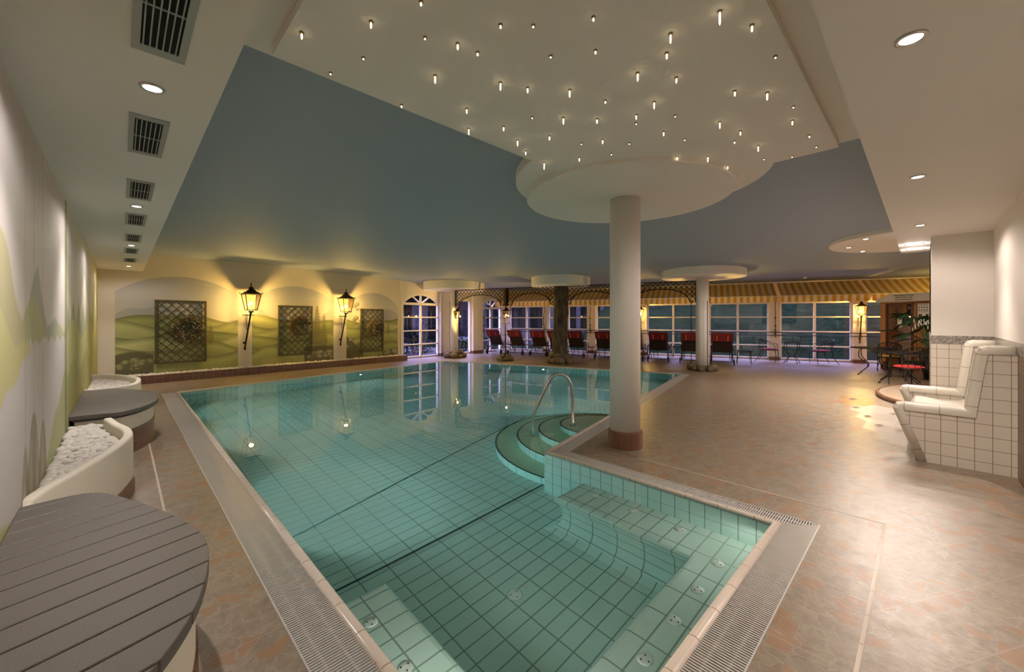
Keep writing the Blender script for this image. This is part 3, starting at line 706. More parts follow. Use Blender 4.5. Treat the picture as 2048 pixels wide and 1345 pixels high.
FN.box(mb, UX(9.8), UX(11.2), T0, T1, 2.36, 3.12); FN.box(mb, UX(13.14), UX(13.80), T0, 0.02, 0, 3.12)
FN.box(mb, UX(-0.6), UX(7.55), -0.32, -0.12, 0, 3.12)
struct(mb, 'wall_north_glazing', M['offwhite'])
mb = MB(); FN.box(mb, UX(9.35), UX(9.83), T0, 0.115, 0, 0.13); FN.box(mb, UX(11.14), UX(11.78), T0, 0.135, 0, 0.13); struct(mb, 'baseboard_north', M['brown'])
# east (window) wall: bays between plaster piers
BAYS = [(-8.82, -7.02, -7.93), (-6.79, -4.87, -5.79), (-4.51, -2.78, -3.63), (-2.33, -0.39, -1.30), (0.03, 2.06, 1.03), (2.39, 4.52, 3.45), (4.85, 6.85, 5.85)]
for a, b, c in BAYS: window(FE, a, b, 0.03, 2.16, [c], LV, fr=0.06)
mb = MB(); FE.box(mb, -9.4, 10.2, -0.22, 0.0, 2.16, 3.12)
edges = [-9.3]+[v for a, b, c in BAYS for v in (a, b)]+[10.2]
bb = MB()
for a, b in zip(edges[::2], edges[1::2]):
    FE.box(mb, a, b, -0.22, 0.05 if 0.2 < b-a < 0.6 else 0.0, 0, 2.16)
    if b-a < 0.6: FE.box(bb, a-0.005, b+0.005, -0.2, 0.065, 0, 0.12)
struct(mb, 'wall_east', M['offwhite']); struct(bb, 'baseboard_east', M['brown'])
# kerb and gravel bed in front of the mural
mb = MB(); mb.add([(x, 12.6+0.088*x, z) for z in (0, 0.19) for x in (-0.39, 7.45)]+[(x, 12.68+0.088*x, 0.19) for x in (-0.39, 7.45)]+[(x, 12.68+0.088*x, 0) for x in (-0.39, 7.45)], [(0,1,3,2),(2,3,5,4),(1,7,5,3),(4,5,7,6)], False)
mb.add([(7.45, 12.6+0.088*7.45, 0), (7.53, 12.6+0.088*7.45, 0), (7.60, 13.72, 0), (7.50, 13.72, 0), (7.45, 12.6+0.088*7.45, 0.19), (7.53, 12.6+0.088*7.45, 0.19), (7.60, 13.72, 0.19), (7.50, 13.72, 0.19)], [(0,1,5,4),(1,2,6,5),(2,3,7,6),(4,5,6,7),(3,0,4,7)], False)
kerb = mb.build('tiled_kerb', M['brown']); kerb['kind'] = 'structure'
def pebbles(name, fn, n, r0, r1, label, kind='stuff', zt=0.18, parent=None):
    mb = MB()
    for i in range(n):
        x, y = fn(); r = random.uniform(r0, r1); rot = Matrix.Rotation(random.uniform(0, PI), 3, 'Z') @ Matrix.Rotation(random.uniform(-0.4, 0.4), 3, 'X')
        mb.sphere((x, y, zt+random.uniform(-0.3, 0.7)*r), r, 9, 6, (1.2, 1.0, 0.78), rot, 0)
    o = mb.build(name, M['pebble'], parent, fix=False)
    return tag(o, label, 'gravel', kind=kind)
def bedN():
    x = random.uniform(-0.3, 7.45); return x, 12.7+0.088*x+random.uniform(0, 0.36-0.003*x)
mb = MB(); mb.add([(-0.39, 12.66, 0.165), (7.5, 13.3, 0.165), (7.5, 13.8, 0.165), (-0.39, 13.1, 0.165)], [(0,1,2,3)], False); struct(mb, 'trim_7', M['pebble'])
pebbles('gravel', bedN, 1300, 0.016, 0.028, 'small cream gravel strip along the foot of the painted alcoves')

# ================================================================== THINGS
# ---- columns
def rock_ring(parent, rx, ry, n, h, name='stone_plinth', spread=1.0, layers=2, big=1.0):
    mb = MB()
    for l in range(layers):
        for i in range(n-l*2):
            a = 2*PI*i/(n-l*2)+l*0.3+random.uniform(-0.15, 0.15); r = random.uniform(0.085, 0.13)*(1-0.15*l)*big
            rot = Matrix.Rotation(random.uniform(0, PI), 3, 'Z') @ Matrix.Rotation(random.uniform(-0.4, 0.4), 3, 'X')
            mb.sphere((rx*(1-0.25*l)*math.cos(a), ry*(1-0.25*l)*math.sin(a), r*0.6+l*h*0.5), r, 9, 6, (1.25, 0.95, 0.8), rot, 0.10)
    mb.lathe([(rx*1.05, 0.0), (rx*0.95, h*0.45), (rx*0.6, h*0.8)], 18)
    return mb.build(name, M['rock'], parent, fix=False)
t = thing('round_column', 'large white round column beside the massage corner on a red-brown tiled base', 'column', (4.30, 2.49, 0))
MB().lathe([(0.176, 0.20), (0.176, 2.93)], 56).build('shaft', M['white'], t)
b_ = MB().lathe([(0.20, 0.0), (0.20, 0.19), (0.178, 0.20)], 56, smooth=False).build('tiled_base', M['colbase'], t)
uvl = b_.data.uv_layers['UVMap'].data
for p in b_.data.polygons:
    for li in p.loop_indices:
        c = b_.data.vertices[b_.data.loops[li].vertex_index].co; uvl[li].uv = (math.atan2(c.y, c.x)*0.2, c.z)
MB().lathe([(0.20, 0.0015), (0.43, 0.0015), (0.43, 0.0), (0.20, 0.0)], 48, smooth=False).build('floor_ring', M['floord'], t)
for p_, zt, lab, rr in (((12.37, 4.61), 2.75, 'white round column with a ring of loose boulders at its foot', 0.177), ((9.45, 13.0), 2.66, 'white round column on a rock mound, at the far left corner of the pool', 0.155)):
    t = thing('round_column', lab, 'column', (p_[0], p_[1], 0)); MB().lathe([(rr+0.0, 0.02), (rr, zt)], 40).build('shaft', M['white'], t)
    if rr > 0.16: rock_ring(t, 0.30, 0.30, 9, 0.20, layers=1, big=1.1)
    else: rock_ring(t, 0.32, 0.32, 8, 0.30, big=1.3)
# bark clad column
t = thing('bark_column', 'artificial tree trunk column with dark bark beside the pool', 'column', (10.85, 8.76, 0))
mb = MB()
def trunk(u, v):
    a = 2*PI*u; z = 0.12+2.53*v
    r = 0.228+0.028*math.sin(3*a+2*z)+0.018*math.sin(7*a-3*z+1)+0.012*math.sin(13*a+5*z)+(0.02 if z < 1.1 else 0)+0.012*math.sin(z*9+2*math.sin(a*2))
    return (r*math.cos(a), r*math.sin(a), z)
mb.grid(trunk, 48, 70).build('trunk', M['bark'], t); rock_ring(t, 0.31, 0.31, 8, 0.36, big=1.5)
# iron trellis post (four rods) with a rock foot
t = thing('lattice_post', 'slender iron plant post of four rods on a rock mound, beside the far pool edge', 'post', (10.07, 10.70, 0))
mb = MB()
for i, j in ((-1,-1),(1,-1),(1,1),(-1,1)): mb.tube([(i*0.13, j*0.13, 0.05), (i*0.13, j*0.13, 2.05)], 0.009, 6)
for z in (0.5, 0.95, 1.35, 1.7, 2.05):
    for (i, j), (k, l) in zip(((-1,-1),(1,-1),(1,1),(-1,1)), ((1,-1),(1,1),(-1,1),(-1,-1))): mb.tube([(i*0.13, j*0.13, z), (k*0.13, l*0.13, z)], 0.007, 6)
mb.build('rod_cage', M['black'], t); MB().tube([(0, 0, 0.05), (0, 0, 1.60)], 0.024, 10).build('pole', M['bronze'], t)
MB().bar((0, 0, 2.0), (0, 0, 2.66), 0.10, 0.10).build('post_head', M['bronze'], t)
rock_ring(t, 0.20, 0.20, 8, 0.22)
mb = MB()
for i in range(60):
    a = random.uniform(0, 2*PI); r = random.uniform(0.02, 0.2); z = 0.62+random.gauss(0, 0.09)
    d = Vector((math.cos(a), math.sin(a), random.uniform(-0.3, 0.6))).normalized(); c = Vector((r*math.cos(a), r*math.sin(a), z)); s_ = d.cross(Vector((0,0,1))).normalized()*0.022
    mb.add([c, c+d*0.045+s_, c+d*0.09, c+d*0.045-s_], [(0,1,2,3)], False)
mb.build('climbing_plant', M['leafout'], t, fix=False)

# ---- lattice work
def lattice(mb, F, inside, u0, u1, z0, z1, pitch, w, dpt, off=0.0):
    L = (u1-u0)+(z1-z0); step = pitch*0.05
    for sgn in (1, -1):
        k = -int((z1-z0)/pitch)-1
        while k*pitch < (u1-u0)+(z1-z0):
            base = u0+k*pitch if sgn > 0 else u0+k*pitch
            run = None; n = int((z1-z0)/step)+1; last = None
            for i in range(n+1):
                z = z0+min(z1-z0, i*step); u = base+(z-z0) if sgn > 0 else base+(z1-z0)-(z-z0) if False else base+(z1-z0)-(z-z0)-0.0
                ok = u0 <= u <= u1 and inside(u, z)
                if ok and run is None: run = (u, z)
                if (not ok or i == n) and run is not None:
                    if last and (abs(last[0]-run[0]) > 0.01): mb.bar(F(run[0], off+sgn*dpt*0.4, run[1]), F(last[0], off+sgn*dpt*0.4, last[1]), w, dpt, F(0, 1, 0)-F(0, 0, 0))
                    run = None
                if ok: last = (u, z)
            k += 1
# three lattice panels with wreaths on the mural
def wreath(loc, seed, label, kind):
    random.seed(seed); t = thing('dried_wreath', label, 'wreath', loc, RZN, 'dried wreaths on the lattice panels')
    mb = MB(); fl = MB(); lf = MB()
    for i in range(230):
        a = random.uniform(0, 2*PI); R = random.uniform(0.15, 0.30); b = a+random.uniform(0.3, 1.0)*(1 if random.random() < 0.8 else -1)
        r2 = R+random.uniform(-0.07, 0.09); y = -random.uniform(0.0, 0.13); y2 = -random.uniform(0, 0.13); m_ = (a+b)/2; rm = (R+r2)/2*1.05
        mb.tube([(R*math.cos(a), y, R*math.sin(a)), (rm*math.cos(m_), (y+y2)/2-0.01, rm*math.sin(m_)), (r2*math.cos(b), y2, r2*math.sin(b))], 0.0045, 4, cap=False)
    for i in range(130):
        a = random.uniform(0, 2*PI) if kind != 1 else random.gauss(-0.4, 0.8); R = random.uniform(0.10, 0.33)
        fl.sphere((R*math.cos(a), -random.uniform(0.05, 0.15), R*math.sin(a)), random.uniform(0.008, 0.020), 5, 4)
    for i in range(46):
        a = random.gauss(0.9 if kind != 2 else 0.0, 0.9); R = random.uniform(0.04, 0.24); c = Vector((R*math.cos(a), -random.uniform(0.06, 0.15), R*math.sin(a)))
        d = Vector((random.uniform(-1,1), -0.2, random.uniform(-1,1))).normalized(); s_ = d.cross(Vector((0,1,0))).normalized()*0.022; lf.add([c, c+d*0.05+s_, c+d*0.11, c+d*0.05-s_], [(0,1,2,3)], False)
    br = MB()
    for k in range(4):
        x = 0.06+0.03*k; br.tube([(x, -0.06, 0.15), (x+0.05, -0.07, 0.30), (x+0.02+0.03*k, -0.06, 0.44), (x+0.09, -0.06, 0.56-0.05*k)], 0.004, 4)
    mb.build('twig_ring', M['twig'], t, fix=False); fl.build('dried_flowers', M['twigl'], t, fix=False); lf.build('leaves', M['leafd'], t, fix=False); br.build('branch', M['twig'], t, fix=False)
    return t
TR = [(0.58, 1.60, 0.41, 1.99, 'large wooden lattice panel on the first painted alcove from the left'), (3.32, 4.30, 0.42, 1.93, 'wooden lattice panel on the middle painted alcove'), (5.90, 6.78, 0.37, 1.88, 'wooden lattice panel on the right painted alcove nearest the windows')]
for i, (x0, x1, z0, z1, lab) in enumerate(TR):
    t = thing('wall_lattice', lab, 'lattice panel', (0, 0, 0), 0, 'lattice panels on the painted wall')
    mb = MB(); a, b = UX(x0), UX(x1)
    FN.box(mb, a, a+0.045, 0.02, 0.06, z0, z1); FN.box(mb, b-0.045, b, 0.02, 0.06, z0, z1); FN.box(mb, a, b, 0.02, 0.06, z0, z0+0.045); FN.box(mb, a, b, 0.02, 0.06, z1-0.045, z1)
    mb.build('frame', M['trellis'], t); mb = MB(); lattice(mb, FN, lambda u, z: True, a+0.02, b-0.02, z0+0.02, z1-0.02, 0.19, 0.02, 0.010, 0.035); mb.build('slat_grid', M['trellis'], t, fix=False)
    cx_, cz_ = [(1.20, 1.26), (3.90, 1.28), (6.42, 1.22)][i]
    p = PN(cx_, 0.07, cz_)
    wreath(p, 20+i, ['bushy dark dried wreath hanging on the left lattice panel', 'round twig wreath with pale blossoms on the middle lattice panel', 'half dark half light twig wreath on the right lattice panel'][i], i)
random.seed(11)
# arched lattice between the posts beside the pool
FL = Frame(NV*13.17, TV, -NV)
posts_s = [-8.95, -6.66, -4.58, -2.45, -0.30]
names = ['arched iron lattice between the far left column and the iron post', 'arched iron lattice between the iron post and the bark column', 'arched iron lattice to the right of the bark column', 'arched iron lattice ending at the white column with boulders']
for i in range(4):
    a, b = posts_s[i]+(0.06 if i != 2 else 0.18), posts_s[i+1]-(0.06 if i != 1 else 0.18)
    if i == 3: b = -0.33
    t = thing('arched_lattice', names[i], 'lattice', (0,0,0), 0, 'arched iron lattices beside the pool'); w = b-a; mid = (a+b)/2; zt, zc, zb = 2.655, 2.44, 2.03; hw = w/2-0.16
    def low(u): return zb+(zc-zb)*math.sqrt(max(0, 1-min(1, abs(u-mid)/hw)**2.2)) if abs(u-mid) < hw else zb
    mb = MB(); pts = [FL(mid-hw+2*hw*k/28, 0, low(mid-hw+2*hw*k/28)) for k in range(29)]
    for p, q in zip(pts, pts[1:]): mb.bar(p, q, 0.035, 0.03)
    mb.bar(FL(a, 0, zt), FL(b, 0, zt), 0.035, 0.03)
    for u_ in (a, b): mb.bar(FL(u_, 0, zb-0.01), FL(u_, 0, zt), 0.035, 0.03)
    mb.bar(FL(a, 0, zb), FL(mid-hw, 0, zb), 0.02, 0.02); mb.bar(FL(mid+hw, 0, zb), FL(b, 0, zb), 0.02, 0.02)
    mb.build('arch_frame', M['bronze'], t, fix=False)
    mb = MB(); lattice(mb, FL, lambda u, z: z > low(u), a, b, zb, zt, 0.150, 0.020, 0.010); mb.build('slat_grid', M['bronze'], t, fix=False)
mb = MB()
def rod(s, off=0.0, z1=2.05, n=13.17, lab='thin iron rod standing on the floor'):
    p = NS(n, s); mb = MB(); mb.tube([(0, 0, 0), (0, 0, z1)], 0.011, 6); mb.lathe([(0.03, 0), (0.03, 0.01), (0.012, 0.02)], 10)
    o = mb.build('iron_rod', M['black'], fix=False); o.location = p; tag(o, lab, 'rod', 'thin iron rods under the lattice'); return o
rod(-0.46, lab='thin iron rod just left of the column with boulders'); rod(-0.02, n=12.9, lab='thin iron rod just right of the column with boulders'); rod(-8.72, lab='thin iron rod right of the far left column')

# ---- lanterns
def make_lantern(label, loc, rz, sc_=1.0, pole=True, bracket=True, group='wall lanterns', stick=0.62, lean=0.0):
    """local origin: middle of the lantern floor; -y is into the room, wall behind at +y"""
    t = thing('lantern', label, 'lantern', loc, rz, group); S = sc_
    wb, wt, h = 0.115*S, 0.188*S, 0.44*S
    fr = MB()
    for i, j in ((-1,-1),(1,-1),(1,1),(-1,1)):
        fr.bar((i*wb, j*wb, 0), (i*wt, j*wt, h), 0.014*S+0.003, 0.014*S+0.003)
    for w_, z in ((wb, 0), (wt, h)):
        for (i, j), (k, l) in zip(((-1,-1),(1,-1),(1,1),(-1,1)), ((1,-1),(1,1),(-1,1),(-1,-1))): fr.bar((i*w_, j*w_, z), (k*w_, l*w_, z), 0.018*S, 0.018*S)
    for i, j in ((-1,-1),(1,-1),(1,1),(-1,1)):
        fr.tube([(i*wt*0.98, j*wt*0.98, h), (i*wt*1.12, j*wt*1.12, h+0.01), (i*wt*1.16, j*wt*1.16, h+0.05*S)], 0.009*S, 6)
    fr.build('frame', M['bronze'], t, fix=False)
    rf = MB(); q = math.sqrt(2); rf.lathe([(wt*1.05*q, h), (wt*0.98*q, h+0.02*S), (wt*0.55*q, h+0.075*S), (0.06*S*q, h+0.13*S)], 4, smooth=False, a0=PI/4)
    rf.lathe([(0.062*S, h+0.12*S), (0.062*S, h+0.165*S), (0.075*S, h+0.17*S), (0.03*S, h+0.205*S), (0.012*S, h+0.225*S), (0.022*S, h+0.25*S), (0.008*S, h+0.27*S), (0.018*S, h+0.29*S), (0.0, h+0.33*S)], 12)
    rf.build('roof', M['bronze'], t)
    gl = MB()
    for (i, j), (k, l) in zip(((-1,-1),(1,-1),(1,1),(-1,1)), ((1,-1),(1,1),(-1,1),(-1,-1))): gl.add([(i*wb, j*wb, 0), (k*wb, l*wb, 0), (k*wt, l*wt, h), (i*wt, j*wt, h)], [(0,1,2,3)], False)
    gl.build('glass_panes', M['lglass'], t, fix=False)
    MB().sphere((0, 0, h*0.42), 0.030*S, 12, 8, (1, 1, 1.3)).build('bulb', M['bulb'], t)
    if pole:
        pb = MB(); top = Vector((0, 0, -0.02)); bot = Vector((lean, 0.13*S+0.05, -stick-0.42*S)); pts = [top.lerp(bot, k/10) for k in range(11)]
        pb.tube(pts, [0.024*S+0.004]*2+[0.017*S+0.004]*9, 8)
        for k in range(1, 10, 1): pb.sphere(pts[k], 0.027*S+0.003, 6, 4, (1, 1, 0.4))
        pb.lathe([(0.05*S, -0.07*S), (0.075*S, -0.03*S), (0.03*S, -0.005)], 10); pb.sphere(bot+Vector((0, 0, -0.03)), 0.03*S, 8, 6, (1, 1, 1.6)); pb.sphere(bot.lerp(top, 0.13)+Vector((-0.04*S, 0, 0)), 0.032*S, 8, 6)
        pb.build('torch_pole', M['bronze'], t, fix=False)
    if bracket:
        bk = MB(); bk.tube([(0, 0.02, -0.13*S), (-0.02, 0.10, -0.15*S), (-0.05, 0.25*S+0.03, -0.13*S)], 0.012*S+0.002, 6); bk.tube([(-0.04, 0.2*S, -0.14*S), (-0.05, 0.18*S, -0.30*S), (-0.045, 0.22*S, -0.55*S)], 0.008*S, 6); bk.bar((-0.17*S, 0.16*S, -0.14*S), (0.12*S, 0.16*S, -0.14*S), 0.02*S, 0.02*S)
        bk.build('bracket', M['bronze'], t, fix=False)
    wp_ = Matrix.Rotation(rz, 4, 'Z') @ Vector((0, 0, h*0.42)); light('POINT', 'lantern_flame', Vector(loc)+wp_, LAMP*(S**0.8), LANT, 0.055*S)
    return t
make_lantern('large lit lantern on a torch pole, left pier of the painted wall', PN(2.55, 0.30, 1.77), RZN, 1.0, group='torch lanterns', lean=-0.10)
make_lantern('large lit lantern on a torch pole, right pier of the painted wall', PN(5.26, 0.30, 1.76), RZN, 1.0, group='torch lanterns', lean=-0.10)
make_lantern('small lit lantern on a thin pole, on the window pier behind the big column', NS(17.52, -2.55, 1.64), RZW, 0.66, lean=0.0)
make_lantern('small lit lantern on a twisted pole, on the window pier beside the wooden hut', NS(17.52, 4.69, 1.66), RZW, 0.70, lean=0.0)
make_lantern('small lit lantern half hidden behind the column with boulders', NS(13.5, -0.08, 1.86), RZW, 0.62, pole=False, group='wall lanterns')
make_lantern('small lit lantern on the right side of the far left column', NS(13.05, -8.72, 1.55), RZW, 0.62, pole=False, group='wall lanterns')
make_lantern('small lit lantern beyond the right wall end, above the cabin corner', NS(15.7, 6.75, 2.25), RZW, 0.62, pole=False, bracket=False, group='wall lanterns')
make_lantern('small lit lantern inside the iron plant post', NS(13.0, -6.58, 1.56), RZW, 0.60, pole=False, bracket=False, group='wall lanterns')

# ---- awnings
for i, (s0, s1, lab) in enumerate([(-9.0, 2.16, 'long orange and cream striped awning above the sun loungers'), (2.28, 4.66, 'striped awning between the iron bracket and the hut lantern'), (4.72, 8.6, 'striped awning above the wooden hut')]):
    t = thing('striped_awning', lab, 'awning', (0,0,0), 0, 'striped awnings over the windows'); mb = MB(); n = 30; k = max(2, int((s1-s0)/0.4))
    def aw(u, v):
        s_ = s0+(s1-s0)*u; nn_ = 17.66-1.06*v; z = 2.86-0.54*v-0.03*math.sin(PI*v); return tuple(NS(nn_, s_, z))
    mb.grid(aw, k, 4, False); canopy = mb.build('canopy', M['awning'], t, fix=False)
    mb = MB(); mb.grid(lambda u, v: tuple(NS(16.6+0.012*math.sin(u*(s1-s0)*7), s0+(s1-s0)*u, 2.32-0.21*v)), k*4, 1, False); mb.build('valance', M['awning'], t, fix=False)
    mb = MB(); mb.tube([NS(16.62, s0, 2.325), NS(16.62, s1, 2.325)], 0.018, 8); mb.build('front_bar', M['frame'], t, fix=False)
    s_ = s0+0.25
    while s_ < s1: MB().tube([NS(17.6, s_, 2.40), NS(17.1, s_+0.14, 2.33), NS(16.65, s_, 2.30)], 0.014, 6).build('folding_arm', M['frame'], t, fix=False); s_ += 2.4
    for ob in t.children:                                           # stripes run down the slope: running uv along the wall
        if ob.name.startswith(('canopy', 'valance')):
            uvl = ob.data.uv_layers['UVMap'].data
            for p in ob.data.polygons:
                for li in p.loop_indices:
                    c = ob.data.vertices[ob.data.loops[li].vertex_index].co; uvl[li].uv = (c.x*TV.x+c.y*TV.y, c.z)
# ---- handrail along the windows and wrought iron rods
t = thing('window_rail', 'black double iron rail running in front of all the windows', 'rail', (0,0,0)); mb = MB()
for z in (1.04, 0.93): mb.tube([NS(17.55, -8.6, z), NS(17.55, 5.9, z)], 0.014, 8)
mb.build('rails', M['black'], t, fix=False)
for s_ in (-6.9, -4.68, -2.55, -0.18, 2.22, 4.69): mb = MB(); mb.tube([NS(17.55, s_, 0.985), NS(17.72, s_, 0.985)], 0.012, 6); mb.tube([NS(17.55, s_, 0.90), NS(17.55, s_, 1.07)], 0.010, 6); mb.build('bracket', M['black'], t, fix=False)
for s_, z1, lab in ((2.22, 2.30, 'straight wrought iron rod with knobs below the gap between the awnings'), (-4.70, 2.1, 'wrought iron rod with buds on the pier beside the big column'), (-6.9, 2.1, 'wrought iron rod with buds on the pier left of the bark column')):
    mb = MB(); wob = 0.04 if s_ < 0 else 0
    mb.tube([Vector((wob*math.sin(k*0.9), 0, 0.85+(z1-0.85)*k/10)) for k in range(11)], 0.013, 6)
    for z in (1.0, 1.12, 1.28, 1.57): mb.sphere((0, 0, z), 0.035, 8, 6, (1, 1, 0.8)); 
    for z, sg in ((1.05, 1), (1.22, -1)): mb.tube([(0, 0, z), (0.05*sg, 0, z+0.03), (0.04*sg, 0, z+0.08)], 0.008, 5)
    if wob == 0: mb.box(-0.03, 0.03, -0.03, 0.03, z1-0.02, z1+0.02)
    o = mb.build('wrought_iron_rod', M['black'], fix=False); o.location = NS(17.5, s_ if s_ > 0 else s_, 0); tag(o, lab, 'iron rod', 'wrought iron rods on the window piers')
mb = MB(); mb.tube([(0, 0, 0.9), (0, 0, 1.7), (0.06, 0, 1.95), (0.25, 0, 2.12)], 0.012, 6); mb.lathe([(0.03, 0), (0.10, 0.10), (0.11, 0.11), (0.0, 0.11)], 12, (0.30, 0, 2.05))
for z in (0.95, 1.05, 1.25, 1.62): mb.sphere((0, 0, z), 0.04, 8, 6)
o = mb.build('curved_iron_bracket', M['black'], fix=False); o.location = PN(11.72, 0.2, 0); o.rotation_euler = (0,0,RZN); tag(o, 'curved iron bracket with a cup, on the pier left of the far arched window', 'iron bracket')

# ---- sun loungers (local +y towards the windows, origin on the floor below the wheel axle)
def make_lounger():
    t = thing('sun_lounger', 'x', 'sun lounger')
    hw = 0.31; fr = MB()
    for s_ in (-1, 1):
        x = s_*hw; fr.tube([(x, 0.02, 0.10), (x, 0.10, 0.26), (x, 0.30, 0.40), (x, 0.55, 0.42), (x, 1.0, 0.36), (x, 1.5, 0.32), (x, 1.85, 0.33)], 0.014, 8)
        fr.tube([(x, 0.30, 0.40), (x, 0.60, 0.20), (x, 0.72, 0.02)], 0.012, 6)
        fr.tube([(x, 0.38, 0.40), (x, 0.16, 0.72), (x, -0.12, 1.04)], 0.013, 8)
        fr.tube([(x*1.04, 0.30, 0.42), (x*1.1, 0.42, 0.60), (x*1.1, 0.62, 0.62), (x*1.06, 0.80, 0.50), (x, 0.86, 0.37)], 0.012, 6)
    fr.tube([(-hw, 0.02, 0.10), (hw, 0.02, 0.10)], 0.011, 6); fr.tube([(-hw, 0.30, 0.40), (hw, 0.30, 0.40)], 0.011, 6); fr.tube([(-hw, -0.12, 1.04), (hw, -0.12, 1.04)], 0.013, 6); fr.tube([(-hw, 1.85, 0.33), (hw, 1.85, 0.33)], 0.012, 6)
    fr.build('frame', M['black'], t, fix=False)
    for s_ in (-1, 1):
        MB().tube([(s_*hw, 1.45, 0.32), (s_*hw, 1.50, 0.02)], 0.012, 6).build('leg', M['black'], t, fix=False)
        w = MB(); w.tube([(s_*(hw+0.02), 0.02, 0.10), (s_*(hw+0.055), 0.02, 0.10)], 0.10, 18); w.build('wheel', M['rubber'], t, fix=False)
        ap = MB(); ap.bar((s_*hw*1.1, 0.42, 0.615), (s_*hw*1.1, 0.64, 0.63), 0.05, 0.02); ap.build('armrest', M['strap'] if False else M['white'], t)
    def slab(p, q, th, mbx, w=hw-0.02):
        p = Vector(p); q = Vector(q); mbx.bar(p, q, 2*w, th, (0, 1, 0) if abs((q-p).normalized().z) > 0.9 else (0, 0, 1)); return mbx
    slab((0, 0.33, 0.42), (0, -0.13, 1.05), 0.02, MB()).build('backrest', M['mesh'], t)
    mb = MB(); slab((0, 0.02, 0.78), (0, -0.155, 1.062), 0.016, mb, hw-0.005); o_ = mb.build('headrest_cushion', M['redd'], t)
    o_.location = (0, -0.025, 0.0)
    for s_ in (-1, 1):
        s2 = MB().bar((s_*0.16, -0.022, 0.80), (s_*0.16, -0.135, 0.985), 0.028, 0.004, (0, 1, 0)).build('strap', M['strapd'], o_); s2.location = (0, -0.016, -0.005)
    slab((0, 0.36, 0.415), (0, 1.0, 0.385), 0.02, MB()).build('seat_sling', M['mesh'], t)
    slab((0, 1.0, 0.385), (0, 1.84, 0.345), 0.02, MB()).build('foot_sling', M['redd'], t)
    return t
M['strapd'] = simple('dull_strap', (0.42, 0.12, 0.06), 0.8)
LS = [(-8.40, 15.38, 'leftmost sun lounger, beside the arched window'), (-7.38, 15.38, 'second sun lounger from the left, behind the iron plant post'), (-6.30, 15.32, 'third sun lounger from the left'), (-5.52, 15.30, 'sun lounger half hidden by the bark column'), (-4.70, 15.25, 'sun lounger just right of the bark column'),
      (-3.54, 15.12, 'sun lounger partly hidden by the left side of the big column'), (-2.48, 15.18, 'sun lounger hidden behind the big column, only its foot end showing'), (-1.60, 15.12, 'sun lounger right of the big column'), (-0.53, 15.12, 'sun lounger behind the column with boulders'), (0.42, 15.06, 'rightmost sun lounger, in front of a small metal table')]
L0 = make_lounger()
for i, (s_, n_, lab) in enumerate(LS):
    l = L0 if i == 0 else copy_tree(L0); l.location = NS(n_, s_); l.rotation_euler = (0, 0, RZW+random.uniform(-0.03, 0.03)); tag(l, 'red and black '+lab, 'sun lounger', 'sun loungers in a row before the windows')
# ---- small metal side tables
def make_side_table():
    t = thing('side_table', 'x', 'side table'); w = 0.19; h = 0.46; fr = MB()
    for (i, j), (k, l) in zip(((-1,-1),(1,-1),(1,1),(-1,1)), ((1,-1),(1,1),(-1,1),(-1,-1))):
        fr.tube([(i*w, j*w, h), (k*w, l*w, h)], 0.011, 6); fr.tube([(i*w, j*w, h-0.06), (k*w, l*w, h-0.06)], 0.008, 6)
        MB().tube([(i*w, j*w, h), (i*w*1.02, j*w*1.02, 0.2), (i*w*1.12, j*w*1.12, 0.01)], 0.011, 6).build('leg', M['black'], t, fix=False)
        for q in range(4):
            a = Vector((i*w, j*w, h-0.03)).lerp(Vector((k*w, l*w, h-0.03)), (q+0.5)/4); fr.tube([a+Vector((0,0,-0.03)), a+Vector((0,0,0.03))], 0.006, 5)
    fr.build('frame', M['black'], t, fix=False); mb = MB()
    for k in range(-6, 7): mb.bar((-w, k*w/6.5, h+0.004), (w, k*w/6.5, h+0.004), 0.008, 0.005)
    for k in range(-6, 7): mb.bar((k*w/6.5, -w, h+0.002), (k*w/6.5, w, h+0.002), 0.008, 0.005)
    mb.build('mesh_top', M['black'], t, fix=False); return t
s0 = make_side_table()
for i, (n_, s_, lab) in enumerate([(15.7, 1.09, 'small square iron side table standing right of the last sun lounger'), (17.28, -4.15, 'small iron side table just left of the big column'), (17.28, -2.05, 'small iron side table just right of the big column'), (17.25, -1.06, 'small iron side table left of the column with boulders'), (17.25, -6.82, 'small iron side table between the loungers left of the bark column')]):
    o = s0 if i == 0 else copy_tree(s0); o.location = NS(n_, s_); o.rotation_euler = (0,0,RZW+0.05*i); tag(o, lab, 'side table', 'small iron side tables between the loungers')
